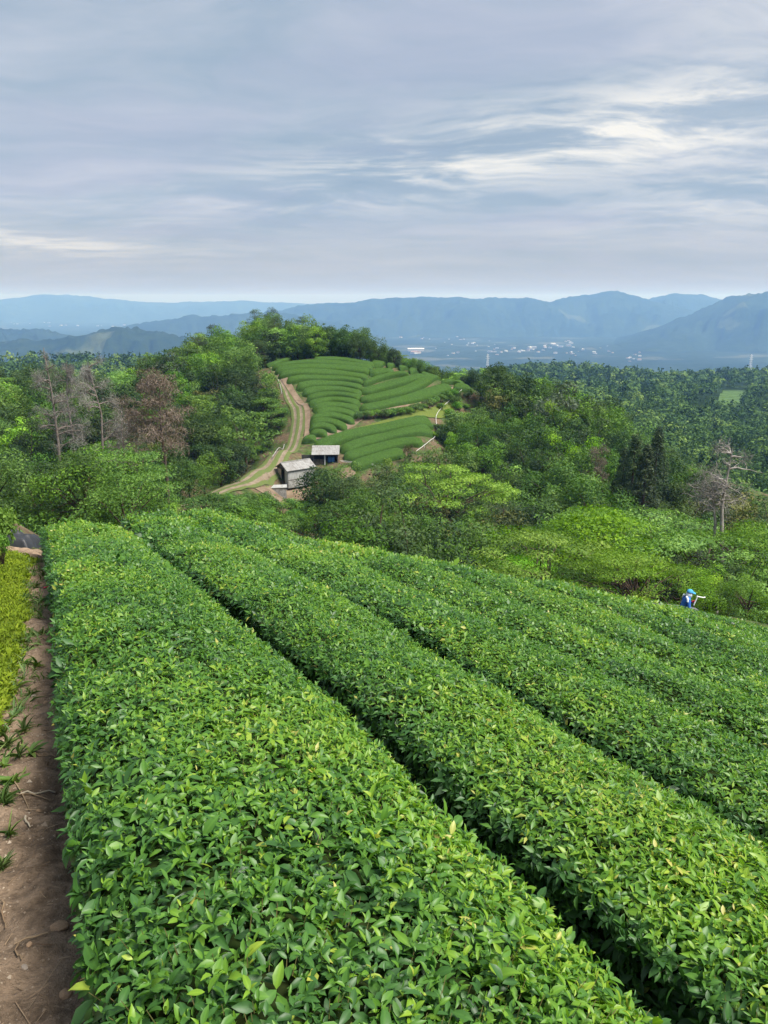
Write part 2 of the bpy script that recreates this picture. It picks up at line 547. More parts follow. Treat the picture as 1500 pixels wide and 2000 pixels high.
def forest_mat(name, s1, s2, dark, light, clear=None, cl_amt=0.6):
    m, t = new_mat(name)
    p = t.n('ShaderNodeNewGeometry').outputs['Position']
    a = t.noise(p, s1, 6, 0.62)
    b = t.noise(p, s2, 4, 0.6)
    col = t.mix(t.mapr(t.math('ADD', t.math('MULTIPLY', a, 0.5), t.math('MULTIPLY', b, 0.5)), 0.36, 0.64), dark, light)
    if clear:
        v = t.n('ShaderNodeTexVoronoi', {'Vector': p, 'Scale': s1 * 2.5}, feature='F1').outputs['Color']
        vx = t.n('ShaderNodeSeparateXYZ', {0: v}).outputs[0]
        msk = t.math('MULTIPLY', t.mapr(vx, cl_amt, cl_amt + 0.03), t.mapr(a, 0.46, 0.52))
        col = t.mix(msk, col, clear)
    bs = t.n('ShaderNodeBsdfPrincipled', {'Base Color': col, 'Roughness': 1.0, 'Specular IOR Level': 0.0})
    bn = t.n('ShaderNodeBump', {'Strength': 1.0, 'Distance': 12.0, 'Height': t.math('ADD', t.math('MULTIPLY', a, 3.0), b)})
    t.t.links.new(bn.outputs[0], bs.inputs['Normal'])
    t.n('ShaderNodeOutputMaterial', {'Surface': bs.outputs[0]})
    return m


def build_ground():
    az = np.radians(np.concatenate([np.linspace(-78, -42, 30)[:-1], np.linspace(-42, 42, 210), np.linspace(42, 78, 30)[1:]]))
    r = np.concatenate([np.geomspace(1.2, 46, 90)[:-1], np.arange(46, 196, 1.15), np.geomspace(196, 13500, 110)])
    na, nr = len(az), len(r)
    A, R = np.meshgrid(az, r)
    x, y = R * np.sin(A), R * np.cos(A) - 6.0
    z = ground_z(x, y)
    far = sstep(300, 3000, R)
    z = z + far * 6.0 * fbm(x / 260, y / 260, 5) + 0.02 * fbm(x / 2.5, y / 2.5, 9, 2) * (1 - far) * sstep(20, 45, R)
    z = z - .10 * (1 - sstep(22, 34, R))
    V = np.stack([x, y, z], -1)
    i = np.arange((nr - 1) * na).reshape(nr - 1, na)[:, :-1].ravel()
    q = np.stack([i, i + 1, i + na + 1, i + na], -1)
    rr = np.repeat(0.5 * (r[1:] + r[:-1]), na - 1)
    mi = np.where(rr < 230, 0, np.where(rr < 2600, 1, 2))
    me = mk_mesh('ground', V, q, mats=[ground_mat_near(), forest_mat('far_wood_floor', 0.012, 0.06, (0.012, 0.024, 0.008), (0.032, 0.055, 0.016)),
                                       forest_mat('valley_fields', 0.0022, 0.02, (0.012, 0.024, 0.012), (0.030, 0.046, 0.022), (0.075, 0.085, 0.06), 0.84)], smooth=True, mat_idx=mi)
    link('ground', me, kind='structure', label='ground running from the tea field down to the valley')


build_ground()


def ridge(name, label, poly, D, W, base, seed, mat, rough=1.0, n=420, m=34, tree=5.0):
    px = np.linspace(poly[0][0], poly[-1][0], n)
    py = np.interp(px, [a for a, b in poly], [b for a, b in poly])
    k = np.ones(7) / 7
    py = np.convolve(np.pad(py, 3, mode='edge'), k, 'valid')
    top = at(px, py, np.full(n, D))
    s = np.linspace(-1, 1, m)
    prof = np.clip(1 - np.abs(s), 0, 1) ** 0.85
    X = np.empty((m, n)); Yv = np.empty((m, n)); Zv = np.empty((m, n))
    for j, (sj, pj) in enumerate(zip(s, prof)):
        d = 1 + sj * W / D
        X[j] = top[:, 0] * d
        Yv[j] = D * d
        sp = fbm(top[:, 0] / (W * 0.30) + sj * 0.6 * lattice_noise(top[:, 0] / W, top[:, 0] * 0, seed), np.full(n, sj * 1.1), seed, 4, 0.55)
        h = (top[:, 2] - base)
        Zv[j] = base + h * (pj + rough * 0.30 * sp * math.sin(math.pi * pj) ** 1.0)
        if abs(sj) < 0.08:
            Zv[j] += tree * (.9 * lattice_noise(top[:, 0] / (D * 0.004), top[:, 0] * 0, seed + 3) + 1.3 * lattice_noise(top[:, 0] / (D * 0.012), top[:, 0] * 0, seed + 4))
    i = np.arange((m - 1) * n).reshape(m - 1, n)[:, :-1].ravel()
    q = np.stack([i, i + 1, i + n + 1, i + n], -1)
    me = mk_mesh(name, np.stack([X, Yv, Zv], -1), q, mats=[mat], smooth=True)
    return link(name, me, kind='structure', label=label)


mt = forest_mat('mountain_forest', 0.0016, 0.012, (0.010, 0.021, 0.010), (0.026, 0.042, 0.017), (0.06, 0.075, 0.035), 0.93)
ridge('mountains', 'long blue wooded mountain range across the valley', [(380, 640), (450, 628), (540, 606), (575, 597), (620, 590), (650, 589), (690, 587), (730, 582), (765, 581), (800, 580), (830, 578), (860, 580), (900, 579), (940, 580), (970, 577), (1010, 580), (1040, 583), (1075, 588), (1092, 581), (1120, 575), (1160, 571), (1180, 567), (1210, 566), (1235, 572), (1265, 583), (1330, 600), (1420, 625), (1600, 650)], 6600, 1000, VALLEY, 11, mt)
ridge('mountains', 'pale summit showing in the dip of the mountain range', [(1180, 620), (1265, 584), (1290, 577), (1320, 573), (1370, 572), (1400, 578), (1430, 588), (1500, 600), (1800, 600)], 7600, 1500, VALLEY, 12, mt)
ridge('mountains', 'dark blue mountain shoulder at the end of the range', [(1130, 690), (1200, 668), (1280, 640), (1340, 615), (1380, 597), (1420, 579), (1450, 573), (1500, 570), (1560, 572), (1700, 590), (1900, 600)], 5000, 1000, VALLEY, 13, mt)
ridge('mountains', 'faint far range on the horizon', [(-500, 590), (-100, 588), (0, 584), (50, 578), (85, 574), (130, 575), (180, 577), (220, 584), (280, 588), (340, 589), (440, 588), (470, 586), (520, 589), (620, 592), (800, 592), (1100, 592), (1500, 590), (2000, 590)], 11000, 1500, VALLEY, 14, mt)
ridge('hills', 'blue wooded hills beyond the forested summit', [(220, 642), (270, 632), (320, 624), (365, 614), (395, 616), (430, 615), (470, 612), (490, 610), (530, 606), (570, 612), (700, 640)], 5400, 900, VALLEY, 15, mt)
ridge('hills', 'lone blue conical hill in the valley haze', [(-300, 668), (0, 668), (40, 664), (90, 661), (130, 656), (165, 656), (195, 646), (232, 634), (262, 640), (285, 646), (310, 646), (345, 656), (400, 668), (480, 680)], 2900, 520, VALLEY, 16, mt)
ridge('hills', 'low blue hill far across the valley', [(-300, 640), (0, 639), (40, 641), (90, 643), (130, 652), (200, 668)], 4100, 500, VALLEY, 17, mt)

# ------------------------------------------------------------------ haze: the air of the valley
def build_haze():
    m, t = new_mat('haze_air')
    v = t.n('ShaderNodeVolumePrincipled', {'Color': (0.26, 0.50, 1.0, 1), 'Density': 1.65e-4, 'Anisotropy': 0.1, 'Absorption Color': (1, 1, 1, 1)})
    t.n('ShaderNodeOutputMaterial', {'Volume': v.outputs[0]})
    b = MB()
    x, y0, y1, z0, z1 = 15000, -400, 15000, VALLEY - 20, 112
    b.box((0, (y0 + y1) / 2, (z0 + z1) / 2), (2 * x, y1 - y0, z1 - z0))
    b.obj('haze', m, kind='stuff', label='thin blue haze in the valley air')


build_haze()

# ------------------------------------------------------------------ the tea field in front: every row a hedge
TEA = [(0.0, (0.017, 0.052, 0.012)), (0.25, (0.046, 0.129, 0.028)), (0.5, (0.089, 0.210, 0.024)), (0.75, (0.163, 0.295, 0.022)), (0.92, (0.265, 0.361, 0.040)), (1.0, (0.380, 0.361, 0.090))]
tea_near = leaf_mat('tea_leaf', TEA, rough=0.45, spec=0.4, trans=0.32, hue=0.0, val=0.0, vein=True)
tea_far = leaf_mat('tea_leaf_plain', TEA, rough=0.45, spec=0.42, trans=0.32, hue=0.0, val=0.0)
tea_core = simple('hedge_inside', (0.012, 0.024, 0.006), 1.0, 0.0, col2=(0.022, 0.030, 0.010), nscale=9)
twig_mat = simple('twig', (0.17, 0.14, 0.06), 0.9, 0.1, col2=(0.12, 0.13, 0.04), nscale=12)

# leaf templates: x across, y along, z up
def leaf_template(level):
    if level == 0:      # 11 vertices, folded along the midrib, tip bent down
        rows = [(0.18, 0.26), (0.45, 0.42), (0.75, 0.30)]
        V = [(0, 0, 0)]
        for yy, w in rows:
            zc = -0.22 * yy * yy
            V += [(-w / 2, yy, zc + 0.09 * w / 0.42), (0, yy, zc), (w / 2, yy, zc + 0.09 * w / 0.42)]
        V.append((0, 1.0, -0.26))
        q, t = [], [(0, 2, 1), (0, 3, 2), (7, 8, 10), (8, 9, 10)]
        for r in (0, 1):
            b = 1 + 3 * r
            q += [(b, b + 1, b + 4, b + 3), (b + 1, b + 2, b + 5, b + 4)]
    elif level == 1:
        V = [(0, 0, 0), (-0.20, 0.45, 0.03), (0, 0.48, -0.05), (0.20, 0.45, 0.03), (0, 1.0, -0.22)]
        q, t = [], [(0, 2, 1), (0, 3, 2), (1, 2, 4), (2, 3, 4)]
    else:
        V = [(0, 0, 0), (-0.22, 0.5, 0.02), (0.22, 0.5, 0.02), (0, 1.0, -0.15)]
        q, t = [], [(0, 2, 1), (1, 2, 3)]
    return np.array(V, float), np.array(q, int).reshape(-1, 4), np.array(t, int).reshape(-1, 3)


def frames(nrm, yaw_ref, rng, tilt, rollsd=0.35):
    """orthonormal frames: y axis along the leaf, z its upper side; tilt = how far the leaf rises above the surface (radians)"""
    n = len(nrm)
    th = rng.uniform(0, 2 * np.pi, n) if yaw_ref is None else yaw_ref
    a = np.cross(nrm, np.array([0.0, 0.31, 0.95]) + np.zeros((n, 3)))
    bad = np.linalg.norm(a, axis=1) < 1e-3
    a[bad] = (1, 0, 0)
    a /= np.linalg.norm(a, axis=1)[:, None]
    b = np.cross(nrm, a)
    t0 = np.cos(th)[:, None] * a + np.sin(th)[:, None] * b
    y = np.cos(tilt)[:, None] * t0 + np.sin(tilt)[:, None] * nrm
    z = -np.sin(tilt)[:, None] * t0 + np.cos(tilt)[:, None] * nrm
    roll = rng.normal(0, rollsd, n)
    x = np.cross(y, z)
    x2 = np.cos(roll)[:, None] * x + np.sin(roll)[:, None] * z
    z2 = np.cross(x2, y)
    return x2, y, z2


def bake_leaves(pos, fr, size, level, tint, wfac=None):
    T, q, t = leaf_template(level)
    n, k = len(pos), len(T)
    x, y, z = fr
    w = np.ones(n) if wfac is None else wfac
    zc = np.random.default_rng(n).uniform(0.3, 2.0, n)[:, None, None]
    V = pos[:, None] + size[:, None, None] * (T[None, :, 0, None] * (w[:, None, None] * x[:, None]) + T[None, :, 1, None] * y[:, None] + T[None, :, 2, None] * zc * z[:, None])
    off = (np.arange(n) * k)[:, None, None]
    Q = (q[None] + off).reshape(-1, 4)
    Tt = (t[None] + off).reshape(-1, 3)
    return V.reshape(-1, 3), Q, Tt, np.repeat(tint, k), np.tile(np.stack([T[:, 0], T[:, 1], T[:, 2]], -1), (n, 1))


class Leaves:
    def __init__(self):
        self.V, self.Q, self.T, self.A, self.L, self.n = [], [], [], [], [], 0

    def add(self, pos, fr, size, level, tint, wfac=None):
        if len(pos) == 0:
            return
        V, Q, T, A, L = bake_leaves(pos, fr, size, level, tint, wfac)
        self.V.append(V); self.Q.append(Q + self.n); self.T.append(T + self.n); self.A.append(A); self.L.append(L)
        self.n += len(V)

    def mesh(self, name, mat, leafco=False, smooth=True):
        at_ = {'tint': np.concatenate(self.A)}
        if leafco:
            at_['leafco'] = np.concatenate(self.L)
        return mk_mesh(name, np.concatenate(self.V), np.concatenate(self.Q), np.concatenate(self.T), [mat], at_, smooth)


HW = 0.795            # half width of a hedge
def hedge_profile():
    """cross-section (s across, h above the ground) from the foot of one side over the top to the other foot"""
    s, h = [], []
    for hh in np.linspace(0.05, 0.50, 6):
        s.append(-HW + 0.05 - 0.02 * math.sin(hh * 6)); h.append(hh)
    for a in np.linspace(-1, 1, 23):
        s.append(a * (HW - 0.0) if abs(a) < 1 else a * (HW - 0.01)); h.append(HH + 0.07 - 0.20 * abs(a) ** 3.2)
    for hh in np.linspace(0.50, 0.05, 6):
        s.append(HW - 0.05 + 0.02 * math.sin(hh * 6)); h.append(hh)
    return np.array(s), np.array(h)


PS, PH = hedge_profile()
PL = np.concatenate([[0], np.cumsum(np.hypot(np.diff(PS), np.diff(PH)))])


def gz(x, y):
    return near_tps(x, y)


class GridZ:
    """bilinear lookup of the field surface (quick)"""
    def __init__(self, x0, x1, y0, y1, step):
        self.x0, self.y0, self.s = x0, y0, step
        xs, ys = np.arange(x0, x1 + step, step), np.arange(y0, y1 + step, step)
        X, Y = np.meshgrid(xs, ys)
        self.z = near_tps(X, Y)

    def __call__(self, x, y):
        fx, fy = (np.asarray(x) - self.x0) / self.s, (np.asarray(y) - self.y0) / self.s
        i = np.clip(np.floor(fx).astype(int), 0, self.z.shape[1] - 2)
        j = np.clip(np.floor(fy).astype(int), 0, self.z.shape[0] - 2)
        a, b = fx - i, fy - j
        z = self.z
        return (z[j, i] * (1 - a) + z[j, i + 1] * a) * (1 - b) + (z[j + 1, i] * (1 - a) + z[j + 1, i + 1] * a) * b


fgz = GridZ(-14, 40, -6, 40, 0.25)


def hedge_point(k, u, w):
    """k-th row, distance u along it, w = arc length over its profile -> position, outward normal"""
    s = np.interp(w, PL, PS)
    h = np.interp(w, PL, PH)
    e = 0.02
    ds = np.interp(w + e, PL, PS) - np.interp(w - e, PL, PS)
    dh = np.interp(w + e, PL, PH) - np.interp(w - e, PL, PH)
    c = V0 + (k + 0.5) * ROW + 0.055
    if k == 0:
        s = np.where(s < 0, s * 1.17, s)
    else:
        s = s * (1 + 0.11 * sstep(7.5, 11.5, u))
    s = s + 0.045 * lattice_noise(u * 0.9, np.zeros_like(u) + k * 7.7, 41) * np.sign(s)
    x, y = uv_xy(u, c + s)
    g = fgz(x, y)
    gx = (fgz(x + VD[0] * .1, y + VD[1] * .1) - g) / .1
    lump = 0.05 * fbm(u * 0.8, s * 0.9 + k * 5.3, 21, 3)
    z = g + h + lump * np.clip(h / HH, 0, 1)
    nv = -(dh + gx * ds)
    nn = np.stack([nv * VD[0], nv * VD[1], ds], -1)
    nn /= np.linalg.norm(nn, axis=1)[:, None] + 1e-9
    return np.stack([x, y, z], -1), nn


def row_span(k):
    u0 = {0: 1.15, 1: 0.2}.get(k, -1.5)
    ue = np.interp(k, [0, 1, 2, 3, 4, 5, 6, 7, 8, 9, 11, 13, 15, 17], [16.2, 20.0, 22.5, 23.5, 21, 18.5, 19.5, 21, 21, 20.5, 19, 17.5, 16, 15])
    return u0, float(ue)


N_ROWS = 15
rngL = np.random.default_rng(7)
row_words = {0: 'first tea hedge, beside the bare earth path', 1: 'second tea hedge from the earth path', 2: 'third tea hedge from the earth path', 3: 'fourth tea hedge from the earth path',
             4: 'fifth tea hedge from the earth path', 5: 'sixth tea hedge from the earth path', 6: 'seventh tea hedge from the earth path', 7: 'eighth tea hedge from the earth path',
             8: 'ninth tea hedge from the earth path', 9: 'tenth tea hedge from the earth path', 10: 'eleventh tea hedge from the earth path', 11: 'twelfth tea hedge from the earth path',
             12: 'thirteenth tea hedge from the earth path', 13: 'fourteenth tea hedge from the earth path', 14: 'fifteenth tea hedge from the earth path'}
LEAF_ME = {}


def big_leaf_meshes():
    T, q, t = leaf_template(0)
    for i, tn in enumerate((0.18, 0.28, 0.36, 0.46, 0.58, 0.72)):
        LEAF_ME[i] = (tn, mk_mesh('leaf', T, q, t, [tea_near], {'tint': np.full(len(T), tn), 'leafco': T}, True))


big_leaf_meshes()
from mathutils import Matrix


def build_tea_row(k):
    u0, u1 = row_span(k)
    L = u1 - u0
    root = thing('tea_hedge', 'long clipped green ' + row_words[k], 'hedge', (0, 0, 0), group='tea hedges of the field in front')
    # closed inner shell, coloured near black for the shade behind the leaves
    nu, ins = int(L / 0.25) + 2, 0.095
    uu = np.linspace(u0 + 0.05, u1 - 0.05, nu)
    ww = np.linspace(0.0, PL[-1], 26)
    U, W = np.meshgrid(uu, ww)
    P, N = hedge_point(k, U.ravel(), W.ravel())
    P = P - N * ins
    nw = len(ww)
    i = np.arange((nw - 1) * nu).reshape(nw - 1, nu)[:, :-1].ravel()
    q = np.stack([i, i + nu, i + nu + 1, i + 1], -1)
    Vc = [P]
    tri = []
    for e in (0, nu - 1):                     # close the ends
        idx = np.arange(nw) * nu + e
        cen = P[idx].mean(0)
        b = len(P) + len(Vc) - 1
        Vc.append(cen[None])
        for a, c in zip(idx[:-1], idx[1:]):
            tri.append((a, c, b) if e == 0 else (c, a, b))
    link('hedge_core', mk_mesh('hedge_core', np.concatenate(Vc), q, tri, [tea_core], {}, True), root)
    near, far = Leaves(), Leaves()
    indiv = []
    # density falls with distance; leaves further off are larger and simpler
    seg = np.arange(u0, u1, 0.5)
    for us in seg:
        ue = min(us + 0.5, u1)
        P0, _ = hedge_point(k, np.array([us + .25]), np.array([PL[-1] / 2]))
        px, py, d = proj(P0[0])
        if d < 0.3 or not (-500 < px < 2100) or py > 2900:
            continue
        if d < 3.6:
            lev, dens, size = 0, 4700, 0.043
        elif d < 5.5:
            lev, dens, size = 1, 3900, 0.044
        elif d < 9.0:
            lev, dens, size = 1, 2500, 0.047
        elif d < 15:
            lev, dens, size = 2, 1600, 0.056
        else:
            lev, dens, size = 2, 620, 0.095
        NS = 5
        n = int((ue - us) * PL[-1] * dens / NS)
        u = rngL.uniform(us, ue, n)
        w = rngL.uniform(0.04, PL[-1] - 0.04, n)
        s = np.interp(w, PL, PS)
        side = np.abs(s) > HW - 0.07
        keep = ~(side & (rngL.random(n) < 0.35)) & ~((s > HW - 0.03) & (rngL.random(n) < 0.5))
        u, w, s, side = u[keep], w[keep], s[keep], side[keep]
        n = len(u)
        P, N = hedge_point(k, u, w)
        # patches: fresh bright shoots here, darker old leaves there
        patch = fbm(u * 0.55 + 3 * k, s * 1.1 + 9 * k, 77, 3)
        base = np.where(side, rngL.normal(0.20, 0.08, n), rngL.normal(0.48, 0.14, n) + 0.17 * patch)  # side leaves get a darker tint: gap shade put into their colour
        up = np.array([0, 0, 1.0])
        Nn = N + 0.35 * up + rngL.normal(0, 0.28, (n, 3))
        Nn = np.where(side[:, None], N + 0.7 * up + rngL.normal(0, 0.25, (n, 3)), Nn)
        Nn /= np.linalg.norm(Nn, axis=1)[:, None]
        depth = rngL.uniform(-0.07, 0.012, n) - 0.03 * np.clip(fbm(u * 1.7 + 5, s * 1.7 + k, 91, 2), 0, 1)
        P = P + N * depth[:, None]
        phi = rngL.uniform(0, 2 * np.pi, n)
        vigor = np.exp(rngL.normal(0, 0.20, n))
        top = np.where(rngL.random(n) < 0.25, 3, 5)                 # some tips have been plucked
        q = np.tile(np.arange(NS), n)
        ix = np.repeat(np.arange(n), NS)
        ok = q < top[ix]
        q, ix = q[ok], ix[ok]
        n = len(ix)
        Nn, side, s = Nn[ix], side[ix], s[ix]
        depth = depth[ix]
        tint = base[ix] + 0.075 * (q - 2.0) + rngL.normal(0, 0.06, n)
        tint = np.clip(np.where(rngL.random(n) < 0.008, rngL.uniform(0.88, 1.0, n), tint), 0.02, 1.0)
        sz = size * np.array([1.22, 1.18, 1.05, 0.82, 0.55])[q] * vigor[ix] * np.exp(rngL.normal(0, 0.14, n)) * np.where(side, 1.25, 1.0)
        tilt = np.array([0.02, 0.18, 0.42, 0.78, 1.2])[q] + rngL.normal(0, 0.22, n)
        P = P[ix] + Nn * (np.array([-0.022, -0.012, 0.0, 0.010, 0.016])[q] * (size / 0.045))[:, None]
        fr = frames(Nn, phi[ix] + 2.4 * q + rngL.normal(0, 0.25, n), rngL, tilt)
        P = P + fr[1] * 0.004
        wf = np.where(q > 3, 0.75, 1.0) * rngL.uniform(0.85, 1.2, n)
        ppx, ppy, dd = proj(P)
        vis = (ppx > -140) & (ppx < 1640) & (ppy < 2180) & (dd > 0.3)
        P, sz, tint, wf, depth, ppx, ppy, dd = [a_[vis] for a_ in (P, sz, tint, wf, depth, ppx, ppy, dd)]
        fr = [f_[vis] for f_ in fr]
        if lev == 0:
            app = sz * F / np.maximum(dd, 0.2) * ((ppx > 0) & (ppx < 1500) & (ppy > 0) & (ppy < 1990)) * (depth > -0.012)
            for j in np.argsort(-app)[:40]:
                if app[j] > 30:
                    indiv.append((app[j], us, j, P[j], [f[j] for f in fr], sz[j], tint[j], wf[j]))
            # remove later: mark by index
            near.__dict__.setdefault('pend', []).append((us, P, fr, sz, tint, wf))
        elif lev == 1:
            far.add(P, fr, sz, 1, tint, wf)
        else:
            far.add(P, fr, sz, 2, tint, wf)
    if getattr(near, 'pend', None):
        lim = 300 if k == 0 else (220 if k == 1 else 60)
        indiv.sort(key=lambda a: -a[0])
        chosen = indiv[:lim]
        taken = {}
        for c in chosen:
            taken.setdefault(c[1], []).append(c[2])
        for us, P, fr, sz, tint, wf in near.pend:
            msk = np.ones(len(P), bool)
            msk[taken.get(us, [])] = False
            near.add(P[msk], [f[msk] for f in fr], sz[msk], 0, tint[msk], wf[msk])
        for app, us, j, p, f, s_, tn, w_ in chosen:
            i = min(LEAF_ME, key=lambda a: abs(LEAF_ME[a][0] - tn))
            o = bpy.data.objects.new('leaf', LEAF_ME[i][1])
            M = Matrix(((f[0][0] * w_, f[1][0], f[2][0], 0), (f[0][1] * w_, f[1][1], f[2][1], 0), (f[0][2] * w_, f[1][2], f[2][2], 0), (0, 0, 0, 1)))
            M = Matrix.Translation(p) @ M @ Matrix.Scale(float(s_), 4)
            o.matrix_world = M
            o.parent = root
            C.objects.link(o)
    if near.n:
        link('foliage', near.mesh('foliage', tea_near, True), root, kind='stuff')
    if far.n:
        link('foliage', far.mesh('foliage', tea_far), root, kind='stuff')
    # cut twigs standing among the leaves
    if k < 4:
        tw = MB()
        n = int(90 * L) if k < 2 else int(30 * L)
        u = rngL.uniform(u0, u1, n)
        u = u0 + (u1 - u0) * rngL.random(n) ** 1.6
        w = rngL.uniform(0.5, PL[-1] - 0.5, n)
        pt = fbm(u * 1.1 + 2, w * 1.3, 55, 2)
        ok = pt > 0.05
        P, N = hedge_point(k, u[ok], w[ok])
        for p, nn in zip(P, N):
            d = nn + rngL.normal(0, 0.25, 3)
            tw.tube([p - nn * 0.05, p + d * 0.012], [0.0018, 0.0011], 3, cap=False)
        tw.obj('twigs', twig_mat, root, kind='stuff')


for k in range(N_ROWS):
    build_tea_row(k)

# ------------------------------------------------------------------ trees: a small library of crowns and trunks, copied over the hills
ngz = GridZ(-150, 170, -6, 262, 1.0)


def zg(x, y):
    x, y = np.asarray(x, float), np.asarray(y, float)
    inside = (np.abs(x - 10) < 158) & (y > -5) & (y < 182) & (np.hypot(x, y) < 184)
    return np.where(inside, ngz(x, y), ground_z(x, y))


def hitq(px, py, dz=0.0, y0=16.0, y1=182.0, n=420):
    px, py = np.atleast_1d(np.asarray(px, float)), np.atleast_1d(np.asarray(py, float))
    ys = np.geomspace(y0, y1, n)
    R = ray(px, py)
    P = R[:, None, :] * ys[None, :, None]
    f = P[..., 2] - ngz(P[..., 0], P[..., 1]) - dz
    i = np.maximum(np.argmax(f < 0, 1), 1)
    i = np.where((f < 0).any(1), i, n - 1)
    ii = np.arange(len(px))
    a, b = f[ii, i - 1], f[ii, i]
    yy = ys[i - 1] + (ys[i] - ys[i - 1]) * np.clip(a / (a - b + 1e-9), 0, 1)
    return R * yy[:, None]


DARK = [(0.0, (0.012, 0.030, 0.009)), (0.5, (0.034, 0.073, 0.018)), (1.0, (0.078, 0.134, 0.028))]
MID = [(0.0, (0.029, 0.068, 0.013)), (0.5, (0.078, 0.161, 0.023)), (1.0, (0.166, 0.272, 0.041))]
LIGHT = [(0.0, (0.048, 0.117, 0.013)), (0.5, (0.137, 0.282, 0.024)), (1.0, (0.258, 0.422, 0.048))]
PINE = [(0.0, (0.019, 0.041, 0.014)), (0.5, (0.045, 0.078, 0.023)), (1.0, (0.112, 0.140, 0.035))]
CEDAR = [(0.0, (0.015, 0.033, 0.012)), (0.5, (0.039, 0.069, 0.021)), (1.0, (0.079, 0.116, 0.030))]
OLIVE = [(0.0, (0.041, 0.052, 0.015)), (0.5, (0.096, 0.107, 0.029)), (1.0, (0.174, 0.169, 0.053))]
SILVER = [(0.0, (0.030, 0.050, 0.024)), (0.5, (0.075, 0.110, 0.060)), (1.0, (0.150, 0.185, 0.110))]
BROWN = [(0.0, (0.10, 0.076, 0.058)), (0.5, (0.21, 0.165, 0.125)), (1.0, (0.32, 0.26, 0.20))]
ASH = [(0.0, (0.11, 0.10, 0.09)), (0.5, (0.22, 0.205, 0.185)), (1.0, (0.34, 0.32, 0.295))]
SHRUB = [(0.0, (0.032, 0.083, 0.013)), (0.5, (0.083, 0.179, 0.026)), (1.0, (0.156, 0.278, 0.044))]
LM = {}
for nm, st, tr in (('dark', DARK, .28), ('mid', MID, .32), ('light', LIGHT, .3), ('pine', PINE, .1), ('cedar', CEDAR, .1), ('olive', OLIVE, .2), ('silver', SILVER, .2), ('brown', BROWN, .15), ('ash', ASH, .1), ('shrub', SHRUB, .25)):
    LM[nm] = leaf_mat('foliage_' + nm, st, rough=0.6, spec=0.2, trans=tr, hue=0.011, val=0.36)
bark = simple('bark_brown', (0.085, 0.060, 0.042), 0.95, 0.1, col2=(0.045, 0.034, 0.026), nscale=6, bump=0.6)
bark_red = simple('bark_pine', (0.15, 0.105, 0.078), 0.95, 0.1, col2=(0.085, 0.062, 0.05), nscale=5, bump=0.6)
bark_grey = simple('bark_dead', (0.20, 0.175, 0.15), 0.95, 0.1, col2=(0.115, 0.095, 0.082), nscale=5, bump=0.6)


def clump_leaves(L, rng, centers, radii, per, size, flat, upb, tint0, spread=0.15, wf=1.0, tilt=(0.1, 0.4), level=2):
    """leaf-sized faces over each clump's outer half"""
    n = len(centers)
    cnt = np.maximum((per * (radii / radii.mean()) ** 2).astype(int), 8)
    idx = np.repeat(np.arange(n), cnt)
    m = len(idx)
    d = rng.normal(0, 1, (m, 3))
    d[:, 2] = d[:, 2] + upb
    d /= np.linalg.norm(d, axis=1)[:, None]
    rr = radii[idx] * (0.55 + 0.5 * rng.random(m) ** 0.6)
    # uneven outline: each clump is lumpy
    rr *= 1 + 0.22 * np.sin(d[:, 0] * 5 + idx * 1.7) * np.cos(d[:, 1] * 4 + idx)
    off = d * rr[:, None]
    off[:, 2] *= flat
    P = centers[idx] + off
    N = d * np.array([1, 1, 1.0]) + rng.normal(0, 0.30, (m, 3)) + np.array([0, 0, 0.30])
    N /= np.linalg.norm(N, axis=1)[:, None]
    tint = np.clip(tint0[idx] + rng.normal(0, spread, m), 0, 1)
    sz = size * np.exp(rng.normal(0, 0.3, m))
    fr = frames(N, None, rng, rng.normal(tilt[0], tilt[1], m))
    L.add(P, fr, sz, level, tint, np.full(m, wf))


def limb(b, rng, p0, p1, r0, r1, sag=0.12, n=5, sides=5):
    p0, p1 = np.asarray(p0, float), np.asarray(p1, float)
    t = np.linspace(0, 1, n)[:, None]
    P = p0 + (p1 - p0) * t
    ln = np.linalg.norm(p1 - p0)
    P[1:-1] += rng.normal(0, sag * 0.4 * ln / n * 2, (n - 2, 3))
    P[:, 2:3] += sag * ln * np.sin(t * math.pi) * 0.6
    b.tube(P, np.linspace(r0, r1, n), sides, cap=False)
    return P


TREES = {}


def reg(kind, crown, trunk, H, mat, tmat, R):
    cm = crown.mesh('crown', LM[mat], smooth=False)
    tm = trunk.mesh('trunk', tmat, True)
    TREES.setdefault(kind, []).append((cm, tm, H, R))


